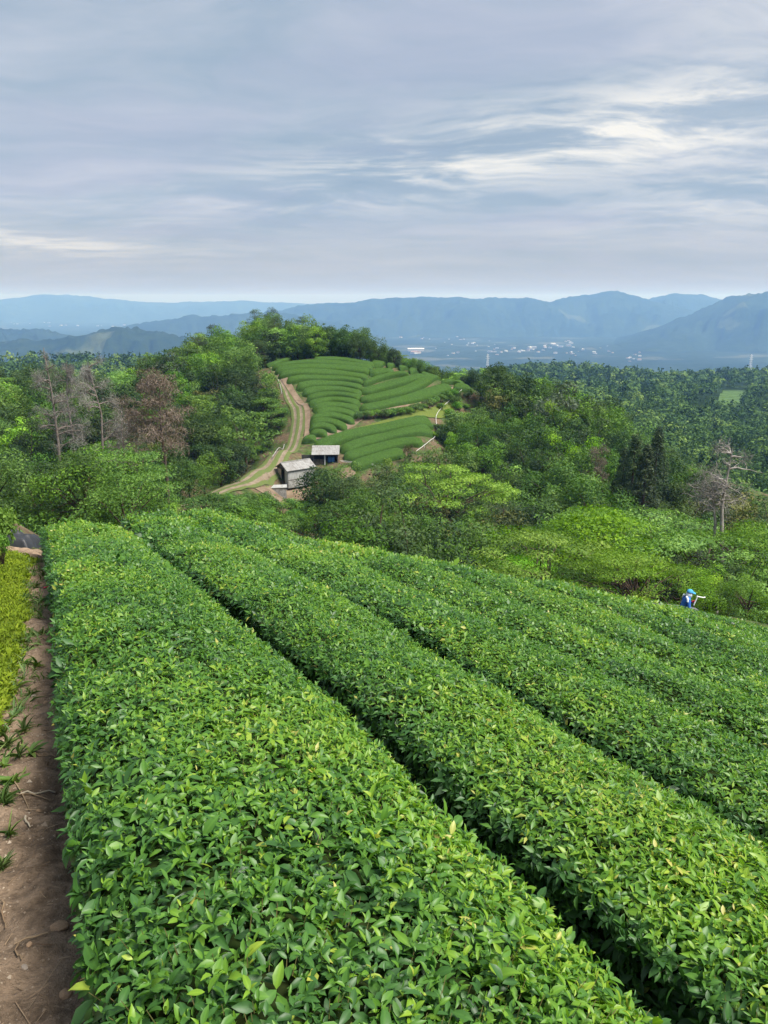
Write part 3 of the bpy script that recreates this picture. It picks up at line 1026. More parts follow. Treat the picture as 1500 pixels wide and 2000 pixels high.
def broadleaf(kind, seed, mat, H=8.0, R=3.4, ncl=34, per=120, size=0.30, flat=0.75, low=0.10, dome=1.0):
    rng = np.random.default_rng(seed)
    L, b = Leaves(), MB()
    cz, hz = H * 0.50, H * 0.49
    d = rng.normal(0, 1, (ncl * 3, 3))
    d /= np.linalg.norm(d, axis=1)[:, None]
    d = d[d[:, 2] > -0.93][:ncl]
    rad = rng.uniform(0.70, 1.0, len(d))
    lob = 1 + 0.20 * np.sin(np.arctan2(d[:, 1], d[:, 0]) * 2 + seed) + 0.12 * np.sin(np.arctan2(d[:, 1], d[:, 0]) * 5 + seed * 2)
    cen = d * rad[:, None] * np.array([R * 0.86, R * 0.86, hz * 0.86]) * lob[:, None] + np.array([0, 0, cz])
    cr = R * rng.uniform(0.20, 0.36, len(d))
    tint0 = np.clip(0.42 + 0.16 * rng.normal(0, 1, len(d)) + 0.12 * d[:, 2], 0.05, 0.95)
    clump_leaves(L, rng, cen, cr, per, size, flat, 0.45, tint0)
    top = np.array([rng.normal(0, .2), rng.normal(0, .2), cz])
    b.tube([(0, 0, -1.0), (0.02, 0, 0.3), (rng.normal(0, .12), rng.normal(0, .12), H * .3), top], [0.22, 0.17, 0.13, 0.06], 6, cap=False)
    for i in range(0, len(cen), 2):
        z0 = rng.uniform(0.25, 0.5) * H
        limb(b, rng, (0, 0, z0), cen[i], 0.07, 0.02)
    reg(kind, L, b, H, mat, bark, R)


def layered(kind, seed, mat, H=6.0, R=4.2, tiers=4, ncl=26, per=260, size=0.20, bend=0.25, base=0.42, umbrella=False):
    """wide crown of flat sprays, one above the other"""
    rng = np.random.default_rng(seed)
    L, b = Leaves(), MB()
    cen, cr, t0 = [], [], []
    trunks = [(rng.normal(0, .2), rng.normal(0, .2)) for _ in range(2)]
    b.tube([(0, 0, -1), (0, 0, .4), (0.2, 0.1, H * .45), (0.1, 0.2, H * .8)], [.18, .15, .10, .04], 6, cap=False)
    for i in range(ncl):
        tr = (rng.integers(tiers) + .5 + rng.normal(0, .10)) / tiers
        z = H * (base + (0.97 - base) * tr)
        rm = R * (1.0 - 0.62 * tr ** 1.6)
        a = rng.uniform(0, 2 * math.pi)
        rr = rm * rng.uniform(0.25, 1.0) ** 0.6
        c = np.array([rr * math.cos(a), rr * math.sin(a), z - bend * (rr / R) ** 2 * H * 0.25])
        if umbrella and i % 4:
            rr = R * math.sqrt(rng.uniform(.02, 1.0))
            tr = .9 - .6 * (rr / R) ** 2
            c = np.array([rr * math.cos(a), rr * math.sin(a), H * (.96 - .34 * (rr / R) ** 2) + rng.normal(0, .10)])
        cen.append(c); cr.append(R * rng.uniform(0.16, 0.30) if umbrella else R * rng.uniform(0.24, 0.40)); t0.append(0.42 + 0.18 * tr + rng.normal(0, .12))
        limb(b, rng, (0.1, 0.1, H * rng.uniform(0.25, 0.55)), c, 0.06, 0.015, 0.2)
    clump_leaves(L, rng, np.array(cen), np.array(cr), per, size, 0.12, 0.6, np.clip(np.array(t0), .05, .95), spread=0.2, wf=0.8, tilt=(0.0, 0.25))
    reg(kind, L, b, H, mat, bark, R)


def pine(kind, seed, mat, H=10.0, R=3.6, ncl=30, per=150, size=0.26, tm=None, dead=0.0, lean=0.0):
    rng = np.random.default_rng(seed)
    L, b = Leaves(), MB()
    tp = np.array([[0, 0, -1.2], [0, 0, 0.5], [lean * .3 + rng.normal(0, .15), rng.normal(0, .15), H * .35], [lean * .7 + rng.normal(0, .2), rng.normal(0, .2), H * .68], [lean, 0, H * .95]])
    b.tube(tp, [.22, .19, .15, .10, .03], 7, cap=False)
    cen, cr, t0 = [], [], []
    for i in range(ncl):
        t = 0.42 + 0.56 * rng.random()
        z = H * t
        base = np.array([np.interp(z, tp[:, 2], tp[:, 0]), np.interp(z, tp[:, 2], tp[:, 1]), z])
        rm = R * (1.15 - t) / 0.6 * rng.uniform(.45, 1.0)
        a = rng.uniform(0, 2 * math.pi)
        c = base + np.array([rm * math.cos(a), rm * math.sin(a), rng.uniform(-.1, .35) * rm * .5])
        Pl = limb(b, rng, base - np.array([0, 0, .3]), c, 0.065 * (1.2 - t), 0.014, 0.12)
        if rng.random() < dead:
            for _ in range(4):
                e = Pl[rng.integers(1, 5)]
                limb(b, rng, e, e + rng.normal(0, .5, 3) + np.array([.25 * math.cos(a), .25 * math.sin(a), .1]), 0.018, 0.005, .1, 4, 3)
            continue
        cen.append(c); cr.append(R * rng.uniform(.18, .32)); t0.append(0.42 + rng.normal(0, .16))
    if not cen:
        cen, cr, t0 = [tp[-1]], [R * .15], [.5]
    clump_leaves(L, rng, np.array(cen), np.array(cr), per, size, 0.34, 0.5, np.clip(np.array(t0), .05, .95), spread=.2, wf=0.35, tilt=(0.35, 0.4))
    reg(kind, L, b, H, mat, tm or bark_red, R)


def cedar(kind, seed, mat='cedar', H=12.0, R=2.3):
    rng = np.random.default_rng(seed)
    L, b = Leaves(), MB()
    b.tube([(0, 0, -1), (0, 0, 1), (0, 0, H * .6), (0, 0, H)], [.24, .2, .12, .015], 6, cap=False)
    cen, cr, t0 = [], [], []
    for i in range(95):
        t = (i / 95) ** 0.9
        z = H * (0.10 + 0.89 * t)
        rm = R * (1 - t) ** 0.75 * rng.uniform(.6, 1.05) + .06
        a = i * 2.4 + rng.normal(0, .2)
        c = np.array([rm * math.cos(a), rm * math.sin(a), z - .28 * rm])
        cen.append(c * np.array([.8, .8, 1])); cr.append(0.26 + 0.36 * (1 - t)); t0.append(.40 + rng.normal(0, .14))
        if i % 3 == 0:
            limb(b, rng, (0, 0, z), c, .04, .01, .0)
    clump_leaves(L, rng, np.array(cen), np.array(cr), 150, .22, 1.15, 0.1, np.clip(np.array(t0), .05, .95), wf=.55, tilt=(-.5, .4))
    reg(kind, L, b, H, mat, bark, R)


def bare(kind, seed, mat='ash', H=10.0, R=3.4, wisps=0.5, fork=False, wper=60, tmat=None, levels=3, spread=1.0, tmin=.42, nb=17):
    """dead pine: forking bare limbs and a fuzz of fine dead twigs"""
    rng = np.random.default_rng(seed)
    L, b = Leaves(), MB()
    stems = [np.array([[0, 0, -1.2], [0, 0, .4], [rng.normal(0, .2), 0, H * .4], [rng.normal(0, .3), .1, H * .7], [rng.normal(0, .4), 0, H * .98]])]
    b.tube(stems[0], [.21, .18, .14, .09, .02], 7, cap=False)
    if fork:
        s2 = np.array([[0, 0, H * .18], [-.45, 0, H * .34], [-.5, .1, H * .6], [-.9, .1, H * .8]])
        b.tube(s2, [.13, .11, .08, .03], 6, cap=False)
        stems.append(s2)
    tips = []

    def grow(p, d, ln, r, lev):
        e = p + d * ln
        Pl = limb(b, rng, p, e, r, r * .35, 0.10, 5, 4 if lev > 1 else 3)
        tips.append((e, lev))
        if lev > 0:
            for _ in range(rng.integers(3, 5)):
                q = Pl[rng.integers(1, 5)]
                nd = d + rng.normal(0, .6, 3)
                nd[2] = nd[2] * .6 + .1
                nd /= np.linalg.norm(nd)
                grow(q, nd, ln * rng.uniform(.35, .6), r * .45, lev - 1)
    for i in range(nb):
        st = stems[i % len(stems)]
        t = rng.uniform(tmin, .98)
        z = st[0, 2] + (st[-1, 2] - st[0, 2]) * t
        base = np.array([np.interp(z, st[:, 2], st[:, 0]), np.interp(z, st[:, 2], st[:, 1]), z])
        a = rng.uniform(0, 2 * math.pi)
        d = np.array([math.cos(a), math.sin(a), rng.uniform(-.05, .45)])
        d /= np.linalg.norm(d)
        grow(base, d, R * (1.25 - t) * rng.uniform(.6, 1.1) * spread, 0.055, levels - 1)
    cen = np.array([e for e, l in tips if rng.random() < wisps])
    cr = np.full(len(cen), R * .12) * rng.uniform(.7, 1.5, len(cen))
    clump_leaves(L, rng, cen, cr, wper, .20, .5, .3, np.clip(.5 + rng.normal(0, .2, len(cen)), .05, .95), wf=.14, tilt=(.4, .5))
    reg(kind, L, b, H, mat, tmat or bark_grey, R)


def shrub(kind, seed, mat, H=1.6, R=1.3, per=120, size=0.16):
    rng = np.random.default_rng(seed)
    L, b = Leaves(), MB()
    n = 12
    a = rng.uniform(0, 2 * math.pi, n)
    rr = R * rng.random(n) ** .6 * .75
    cen = np.stack([rr * np.cos(a), rr * np.sin(a), H * (.30 + .45 * (1 - (rr / R) ** 2) * rng.uniform(.6, 1.1, n))], -1)
    clump_leaves(L, rng, cen, R * rng.uniform(.28, .45, n), per, size, .8, .5, np.clip(.42 + rng.normal(0, .16, n), .05, .95))
    for c in cen:
        limb(b, rng, (c[0] * .15, c[1] * .15, -.3), c, .025, .008, .05, 4, 4)
    reg(kind, L, b, H, mat, bark, R)


for s_ in range(4):
    broadleaf('dark', 100 + s_, 'dark', ncl=36 + 4 * s_, R=3.2 + .3 * (s_ % 2), flat=.9 + .05 * s_)
for s_ in range(5):
    broadleaf('mid', 120 + s_, 'mid', ncl=32 + 4 * s_, R=3.3 + .3 * (s_ % 3), flat=.85 + .05 * s_, size=.28)
for s_ in range(2):
    broadleaf('light', 140 + s_, 'light', ncl=28, R=3.2, flat=.85)
broadleaf('olive', 150, 'olive', ncl=34)
broadleaf('silver', 151, 'silver', ncl=36)
for s_ in range(3):
    layered('mimosa', 160 + s_, 'light', R=4.2 + .3 * s_, ncl=30, per=420, size=.14, base=.45, tiers=3, umbrella=True)
for s_ in range(2):
    layered('layered_mid', 170 + s_, 'mid', H=7.0, R=3.6, ncl=40, per=180, size=.25, base=0.10, tiers=6)
for s_ in range(2):
    broadleaf('mid_fine', 130 + s_, 'mid', ncl=30, R=3.2, flat=1.0, per=300, size=.18)
    broadleaf('dark_fine', 134 + s_, 'dark', ncl=32, R=3.1, flat=1.0, per=300, size=.18)
for s_ in range(2):
    layered('maple_near', 175 + s_, 'mid', H=7.0, R=3.6, ncl=40, per=400, size=.145, base=0.10, tiers=6)
    broadleaf('light_near', 145 + s_, 'light', ncl=28, R=3.1, flat=.9, per=360, size=.15)
for s_ in range(3):
    pine('pine', 180 + s_, 'pine')
pine('brown_pine', 190, 'brown', ncl=46, per=240, dead=.15)
pine('brown_pine', 191, 'brown', ncl=40, per=200, dead=.2)
for s_ in range(2):
    cedar('cedar', 200 + s_)
bare('bare_pine', 210, R=2.8, wisps=.3, wper=50, nb=26)
bare('bare_pine', 211, R=2.6, wisps=.4, wper=60, nb=26)
bare('wispy_pine', 212, wisps=.4, wper=60, nb=22)
bare('silver_pine', 213, H=9, R=3.0, wisps=.22, fork=True, wper=40, spread=1.0, tmin=.74, nb=30, tmat=simple('bark_silver', (0.36, 0.33, 0.30), .95, .1, col2=(0.24, 0.21, 0.19), nscale=5))
for s_ in range(3):
    shrub('shrub', 220 + s_, 'shrub')
shrub('shrub_dark', 225, 'mid')
shrub('shrub_olive', 226, 'olive')
shrub('shrub_light', 227, 'light')
rngT = np.random.default_rng(99)
KIND_NAME = {'dark': 'broadleaf_tree', 'mid': 'broadleaf_tree', 'light': 'broadleaf_tree', 'olive': 'broadleaf_tree', 'silver': 'broadleaf_tree', 'mimosa': 'silk_tree', 'layered_mid': 'maple_tree', 'maple_near': 'maple_tree', 'mid_fine': 'broadleaf_tree', 'dark_fine': 'broadleaf_tree', 'light_near': 'broadleaf_tree', 'pine': 'pine_tree',
             'brown_pine': 'pine_tree', 'cedar': 'cedar_tree', 'bare_pine': 'dead_pine_tree', 'wispy_pine': 'dead_pine_tree', 'silver_pine': 'dead_pine_tree', 'shrub': 'shrub', 'shrub_dark': 'shrub', 'shrub_olive': 'shrub', 'shrub_light': 'shrub'}


def plant(kind, x, y, height, label, group=None, wide=1.0, z=None, variant=None, rz=None):
    fine = {'mid': 'mid_fine', 'dark': 'dark_fine', 'light': 'light_near', 'layered_mid': 'mid_fine'}.get(kind)
    if fine and height / max(y, 1) > .088:
        kind, variant = fine, (variant or 0) % 2
    vs = TREES[kind]
    cm, tm, H, R = vs[variant if variant is not None else rngT.integers(len(vs))]
    s = height / H
    zz = float(zg(x, y)) if z is None else z
    nm = KIND_NAME[kind]
    o = thing(nm, label, 'shrub' if nm == 'shrub' else 'tree', (x, y, zz), rngT.uniform(0, 6.28) if rz is None else rz, group)
    o.scale = (s * wide, s * wide, s)
    link('crown', cm, o)
    link('trunk', tm, o)
    return o


def plant_px(kind, px, top, Y, label, group=None, wide=1.0, dz=0.0, **kw):
    """a tree whose top shows at pixel (px, top) and stands at distance Y"""
    p = at(px, top, Y)
    z = float(zg(p[0], p[1])) + dz
    return plant(kind, p[0], p[1], max(p[2] - z, 0.8), label, group, wide, z=z, **kw)


# ---- trees one can pick out
SINGLE = [
    ('bare_pine', 88, 672, 80, 'tall bare grey dead pine, leftmost of the dead pines', .62, 0), ('bare_pine', 122, 697, 86, 'bare grey dead pine just behind the tallest bare one', .58, 1),
    ('wispy_pine', 180, 703, 73, 'dead pine with thin grey twigs between the bare pines and the brown one', .55, 0),
    ('brown_pine', 310, 728, 76, 'tall dying pine with spreading pinkish brown crown above the track', .66, 0), ('brown_pine', 235, 772, 82, 'small dying pine with rusty brown crown beside the larger brown pine', .62, 1),
    ('brown_pine', 1167, 868, 92, 'dying pine with pale brown crown next to the dark cedars', .5, 1),
    ('cedar', 1288, 832, 92, 'tallest dark pointed cedar of the group on the spur', 1.1, 0), ('cedar', 1243, 850, 88, 'broad dark cedar in the middle of the cedar group', 1.15, 1), ('cedar', 1222, 872, 92, 'dark cedar on the inner side of the cedar group', 1.05, 0), ('cedar', 1266, 866, 84, 'shorter dark cedar in front of the tallest cedar', 1.1, 0),
    ('silver_pine', 1436, 868, 57, 'silver grey dead pine with forked trunk above the light green canopy', .8, 0),
    ('pine', 497, 606, 186, 'dark pine breaking the skyline, first on the hilltop', .9, 0), ('pine', 530, 603, 190, 'dark flat topped pine on the hilltop skyline, beside the first', .85, 1), ('pine', 590, 618, 188, 'dark pine at the right end of the hilltop pines', .9, 2), ('pine', 413, 636, 172, 'dark pine on the shoulder left of the hilltop', .9, 0), ('pine', 388, 652, 168, 'low dark pine on the left shoulder below the hilltop', .9, 1),
    ('light', 475, 792, 107, 'bright yellow green tree beside the bend of the track', 1.1, 0), ('light', 520, 725, 130, 'small bright tree near the top of the track', .9, 1),
    ('silver', 322, 690, 140, 'silvery green round tree on the left shoulder', 1.0, 0), ('silver', 1100, 752, 120, 'silvery green round tree on the spur to the right', .9, 0),
    ('mid_fine', 150, 868, 47, 'large mid green bushy tree in the hollow below the first hedge', 1.25, 0), ('maple_near', 235, 866, 57, 'light leafed tree behind the large bushy one', 1.1, 1), ('light_near', 290, 945, 60, 'small yellow green tree at the end of the hedges', .9, 0), ('dark_fine', 60, 900, 55, 'mid green tree at the left edge of the wood', 1.2, 1),
    ('mimosa', 1085, 1045, 46, 'spreading light green silk tree nearest the tea rows', 1.2, 0), ('mimosa', 1175, 1012, 53, 'flat topped light green silk tree behind the nearest one', 1.25, 1), ('mimosa', 1290, 1005, 56, 'light green silk tree under the dark cedars', 1.25, 2), ('mimosa', 1395, 1045, 52, 'light green silk tree below the silver dead pine', 1.2, 0), ('mimosa', 1492, 1040, 52, 'light green silk tree at the right edge', 1.2, 1),
    ('mimosa', 1250, 1088, 41, 'low spreading silk tree above the worker', 1.1, 2), ('maple_near', 1140, 1092, 43, 'fern leafed green tree under the silk trees', 1.1, 0), ('mimosa', 1015, 1092, 47, 'small silk tree at the inner end of the light canopy', .9, 1), ('dark', 1345, 1080, 46, 'dark green leafy tree behind the worker', 1.0, 1), ('dark', 1455, 1085, 47, 'dark green leafy tree at the right edge of the field', 1.0, 0),
    ('light_near', 1385, 1108, 40, 'yellow green bush like tree right of the worker', 1.2, 0), ('light_near', 1470, 1120, 38, 'yellow green bush like tree at the right edge', 1.25, 1), ('light_near', 1430, 1128, 40, 'low yellow green tree between two others right of the worker', 1.1, 0),
    ('mid', 645, 930, 91, 'bright green tree right below the gabled shed', 1.2, 3), ('mid', 700, 925, 88, 'mid green tree below the lower tea terrace', 1.1, 1), ('mimosa', 862, 908, 84, 'light layered tree in the middle of the gully wood', 1.1, 0), ('light', 755, 890, 100, 'yellow green tree at the foot of the lower tea terrace', .7, 1), ('olive', 798, 862, 108, 'pale olive tree in front of the lower tea terrace', .55, 0),
    ('dark', 770, 950, 82, 'dark green tree leaning over the gully', 1.1, 2), ('mid', 930, 970, 80, 'mid green tree deep in the gully', 1.1, 3), ('dark', 830, 985, 75, 'dark green tree in the bottom of the gully', 1.1, 1), ('mid', 690, 975, 78, 'mid green tree over the shrubby bank', 1.0, 2),
    ('dark', 622, 912, 97, 'dark green tree standing against the corner of the gabled shed', 1.1, 1), ('mid', 672, 912, 97, 'mid green tree in front of the open fronted shed', 1.1, 4), ('dark', 735, 918, 93, 'dark green tree below the middle of the lower terrace', 1.2, 3), ('mid', 615, 985, 82, 'mid green tree at the inner end of the shrubby bank', 1.1, 0), ('dark', 660, 990, 79, 'dark green tree above the brow of the tea field', 1.2, 0), ('mid', 725, 990, 78, 'mid green tree next to the dark one above the brow', 1.15, 2),
    ('mid', 810, 930, 90, 'mid green tree beside the light layered one', 1.1, 1), ('dark', 905, 925, 92, 'dark green tree behind the gully floor', 1.2, 2), ('mid', 880, 1005, 73, 'mid green tree low in the gully', 1.1, 4), ('dark', 960, 1010, 75, 'dark green tree low in the gully towards the silk trees', 1.2, 3), ('mid', 1015, 955, 86, 'mid green tree at the foot of the spur', 1.2, 0), ('dark', 1065, 985, 82, 'dark green tree behind the nearest silk tree', 1.2, 1), ('mid', 1125, 960, 84, 'mid green tree left of the pale brown pine', 1.1, 3), ('dark', 1010, 1030, 68, 'dark green tree at the edge of the silk trees', 1.1, 2),
    ('dark', 428, 868, 97, 'dark overhanging tree where the track leaves the wood', 1.15, 0), ('dark', 458, 856, 101, 'dark tree shading the mouth of the track', 1.1, 2), ('mid', 395, 888, 93, 'mid green tree left of the shaded track mouth', 1.15, 1), ('mid', 366, 905, 88, 'mid green tree above the end of the dirt track', 1.1, 3),
    ('olive', 968, 1058, 62, 'pale olive bush like tree at the edge of the gully', .9, 0),
]
for kd, px_, tp_, Y_, lb, wd, vr in SINGLE:
    plant_px(kd, px_, tp_, Y_, lb, None, wd, variant=vr)


# ---- the wood itself
def inpoly(px, py, poly):
    px, py = np.asarray(px, float), np.asarray(py, float)
    c = np.zeros(px.shape, bool)
    n = len(poly)
    for i in range(n):
        x0, y0 = poly[i]
        x1, y1 = poly[(i + 1) % n]
        cr = ((y0 > py) != (y1 > py)) & (px < (x1 - x0) * (py - y0) / (y1 - y0 + 1e-12) + x0)
        c ^= cr
    return c


KEEP = [(515, 722), (528, 688), (620, 682), (740, 688), (880, 722), (928, 745), (918, 772), (868, 790), (862, 850), (832, 880), (780, 893), (690, 908), (672, 905), (655, 905), (604, 905), (606, 930), (600, 950), (560, 965), (528, 968), (470, 970), (400, 975), (345, 1000), (345, 968), (440, 940), (478, 905), (530, 893), (566, 835), (578, 800), (540, 748)]
OPEN_BANK = [(345, 1000), (400, 970), (470, 965), (560, 962), (592, 955), (600, 985), (640, 1038), (600, 1045), (350, 1005)]
WORK = [(1255, 1140), (1420, 1150), (1420, 1205), (1255, 1200)]
SKY = [(-200, 715), (0, 716), (60, 713), (100, 720), (180, 733), (270, 715), (288, 688), (330, 678), (372, 655), (420, 640), (480, 622), (520, 615), (600, 622), (640, 630), (680, 632), (722, 655), (772, 675), (800, 693), (850, 710), (890, 714), (960, 712), (1010, 712), (1040, 732), (1090, 735), (1140, 762), (1200, 792), (1250, 838), (1330, 890), (1420, 935), (1500, 965), (1700, 980)]


def depth_at(px, py):
    P = hitq(px, py)
    return P[:, 1]


def scatter():
    rng = np.random.default_rng(5)
    # candidate points on a jittered lattice over the near hills
    out = []
    step = 3.7
    xs = np.arange(-120, 135, step)
    ys = np.arange(44, 205, step)
    X, Y = np.meshgrid(xs, ys)
    X = (X + rng.uniform(-.42, .42, X.shape) * step).ravel()
    Y = (Y + rng.uniform(-.42, .42, Y.shape) * step).ravel()
    Z = zg(X, Y)
    px, py, d = proj(np.stack([X, Y, Z], -1))
    ok = (px > -130) & (px < 1630) & (d > 5) & (np.abs(X) < 0.62 * Y + 10)
    X, Y, Z, px, py, d = [a[ok] for a in (X, Y, Z, px, py, d)]
    H = rng.uniform(4.8, 8.6, len(X))
    # right-hand gully and spur: taller wood
    big_ = (px > 640) & (Y < 150)
    H = np.where(big_, H * 1.30, H)
    thin = big_ & (rng.random(len(X)) < .40)
    X, Y, Z, px, py, d, H = [a[~thin] for a in (X, Y, Z, px, py, d, H)]
    R = 0.42 * H
    # ground that must stay open: terrace, track, sheds, bank
    gd = None
    bad = np.zeros(len(X), bool)
    for a, hfrac in ((-.9, .6), (0, .6), (.9, .6), (0, 1.0), (-.5, .9), (.5, .9), (0, .1), (-.8, .3), (.8, .3)):
        qx, qy, qd = proj(np.stack([X + a * R, Y, Z + hfrac * H], -1))
        inn = inpoly(qx, qy, KEEP) | inpoly(qx, qy, OPEN_BANK) | inpoly(qx, qy, WORK)
        if inn.any():
            dd = np.full(len(X), 0.0)
            ii = np.where(inn)[0]
            dh = depth_at(qx[ii], qy[ii])
            dd[ii] = np.where(dh > 165, 0, dh)
            bad |= inn & (Y < dd + 4)
    # no trunk inside the open ground itself
    bad |= inpoly(px, py, KEEP) & (Y > 80) & (Y < 152)
    # keep under the skyline of the photograph
    tx, ty, td = proj(np.stack([X, Y, Z + H], -1))
    sk = np.interp(tx, [a for a, b in SKY], [b for a, b in SKY]) + rng.uniform(-4, 9, len(X))
    over = np.maximum(sk - ty, 0) * td / F
    H2 = H - over
    bad |= H2 < 2.6
    # hidden behind the brow of the field in front: leave out
    brow = np.interp(tx, [0, 100, 230, 350, 500, 650, 800, 1000, 1130, 1250, 1400, 1500], [1030, 1010, 1000, 1000, 1027, 1050, 1080, 1126, 1153, 1180, 1197, 1220])
    _, ty2, _ = proj(np.stack([X, Y, Z + H2], -1))
    bad |= ty2 > brow - 6
    # silk trees and cedars have their own ground
    bad |= (px > 985) & (Y < 62)
    bad |= (tx > 1190) & (tx < 1310) & (Y < 96) & (Y > 60)
    bad |= (px < 330) & (Y < 62) & (rng.random(len(X)) < .5)
    X, Y, Z, H2, tx = [a[~bad] for a in (X, Y, Z, H2, tx)]
    # leave out what the photograph shows nothing of: paint crowns front to back and count what each adds
    cell = 5
    gw, gh = 1500 // cell, 1300 // cell
    cx, cy = np.meshgrid((np.arange(gw) + .5) * cell, (np.arange(gh) + .5) * cell)
    gd = depth_at(cx.ravel(), cy.ravel()).reshape(gh, gw)
    brow_c = np.interp(cx[0], [0, 100, 230, 350, 500, 650, 800, 1000, 1130, 1250, 1400, 1500], [1030, 1010, 1000, 1000, 1027, 1050, 1080, 1126, 1153, 1180, 1197, 1220])
    cover = cy > brow_c[None, :]
    show = np.zeros(len(X), int)
    for i in np.argsort(Y):
        qx, qy, qd = proj(np.array([X[i], Y[i], Z[i] + .55 * H2[i]]))
        ra, rb = .40 * H2[i] * F / qd, .46 * H2[i] * F / qd
        m = ((cx - qx) / ra) ** 2 + ((cy - qy) / rb) ** 2 < 1
        new = m & ~cover & (gd > Y[i] - 3)
        show[i] = new.sum()
        cover |= m & (rng.random(m.shape) < .93)
    keep = show >= 7
    print('wood candidates', len(X), 'shown', keep.sum())
    X, Y, Z, H2, tx = [a[keep] for a in (X, Y, Z, H2, tx)]
    return X, Y, Z, H2, tx


SX, SY, SZ, SH, SPX = scatter()
ZONES = [(lambda x, y, p: (p < 330) & (y < 130), 'wood left of the track', 'in the wood left of the track'),
         (lambda x, y, p: (p < 640) & (y > 150), 'wood on the hilltop', 'on the hilltop above the terraces'),
         (lambda x, y, p: (p < 600), 'wood on the hillside beside the track', 'between track and dead pines'),
         (lambda x, y, p: (p < 900) & (y > 150), 'wood on the hilltop', 'on the crest right of hilltop'),
         (lambda x, y, p: (p < 990) & (y < 112), 'wood in the gully', 'in the gully below the terraces'),
         (lambda x, y, p: y < 100, 'wood at the foot of the spur', 'behind the silk trees'),
         (lambda x, y, p: y > -1, 'wood on the spur', 'on the spur right of terraces')]
WORDS = {'dark': 'dark green round broadleaf tree', 'mid': 'mid green broadleaf tree', 'light': 'bright yellow green broadleaf tree', 'olive': 'dull olive broadleaf tree', 'layered_mid': 'soft layered green maple tree', 'pine': 'dark flat tufted pine tree', 'silver': 'pale silvery broadleaf tree'}
order = np.argsort(SY)
n_tree = 0
for i in order:
    x, y, h, p = SX[i], SY[i], SH[i], SPX[i]
    nz = lattice_noise(np.array([x / 16.0]), np.array([y / 16.0]), 61)[0] * .25 + rngT.random()
    hill = y > 150
    if p > 880 and p < 1130 and y > 100:
        kd = 'light' if nz > .78 else ('mid' if nz > .35 else ('dark' if nz > .15 else 'layered_mid'))
    elif hill:
        kd = 'mid' if nz > .5 else ('dark' if nz > .22 else ('pine' if nz > .06 else 'light'))
    else:
        kd = 'light' if nz > .93 else ('mid' if nz > .62 else ('layered_mid' if nz > .50 else ('dark' if nz > .12 else ('pine' if nz > .02 else 'olive'))))
    for f, g, w in ZONES:
        if f(x, y, p):
            break
    plant(kd, x, y, h, WORDS[kd] + ' ' + w, g, rngT.uniform(.9, 1.15))
    n_tree += 1
print('trees in the wood', n_tree)


# ---- the close edge of wood along the crest above the terraces
for i, px_ in enumerate(np.arange(520, 905, 8.5)):
    Y_ = 155 + rngT.uniform(0, 7) - .012 * max(px_ - 700, 0)
    tp_ = np.interp(px_, [a for a, b in SKY], [b for a, b in SKY]) + abs(rngT.normal(0, 14)) + 6
    p_ = at(px_, tp_, Y_)
    z_ = float(zg(p_[0], p_[1]))
    h_ = float(np.clip(p_[2] - z_, 2.2, 7.0))
    kd = ('mid', 'dark', 'mid', 'light', 'layered_mid')[rngT.integers(5)]
    plant(kd, p_[0], p_[1], h_, WORDS[kd] + ' on the wood edge above terraces', 'wood edge above the terraces', 1.25)


# ---- the wood climbing from the dead pines to the hilltop
for rank, (dY, dT) in enumerate(((0, 4), (-12, 36))):
    for px_ in np.arange(284, 525, 21.0):
        px_ = px_ + rngT.normal(0, 4)
        Y_ = float(np.interp(px_, [280, 350, 430, 500, 520], [136, 150, 166, 178, 180])) + dY
        tp_ = np.interp(px_, [a for a, b in SKY], [b for a, b in SKY]) + dT + abs(rngT.normal(0, 8))
        p_ = at(px_, tp_, Y_)
        h_ = float(p_[2] - zg(p_[0], p_[1]))
        if h_ < 3.5:
            continue
        kd = rngT.choice(['mid', 'dark', 'light', 'pine', 'layered_mid'], p=[.34, .34, .12, .12, .08])
        plant(kd, p_[0], p_[1], min(h_, 13.0), WORDS[kd] + ' in the wood climbing to the hilltop', 'wood climbing to the hilltop', 1.05)


# ---- the tall close wood of the spur, rank behind rank below its skyline
for rank, (dY, dT, x0) in enumerate(((0, 5, 925), (-13, 34, 945), (-26, 78, 905), (-38, 128, 880))):
    for px_ in np.arange(x0, 1345, 27.0):
        px_ = px_ + rngT.normal(0, 5)
        Y_ = float(np.interp(px_, [880, 950, 1060, 1150, 1230, 1320], [152, 149, 138, 125, 113, 103])) + dY + rngT.normal(0, 1.5)
        if rank and 1180 < px_ < 1315:
            continue
        tp_ = np.interp(px_, [a for a, b in SKY], [b for a, b in SKY]) + dT + abs(rngT.normal(0, 9))
        p_ = at(px_, tp_, Y_)
        h_ = float(p_[2] - zg(p_[0], p_[1]))
        if h_ < 3.5:
            continue
        kd = rngT.choice(['mid', 'dark', 'light', 'pine', 'layered_mid', 'olive'], p=[.30, .38, .14, .06, .08, .04])
        plant(kd, p_[0], p_[1], min(h_, 14.5), WORDS[kd] + ' in the tall wood on the spur', 'tall wood on the spur', 1.0)


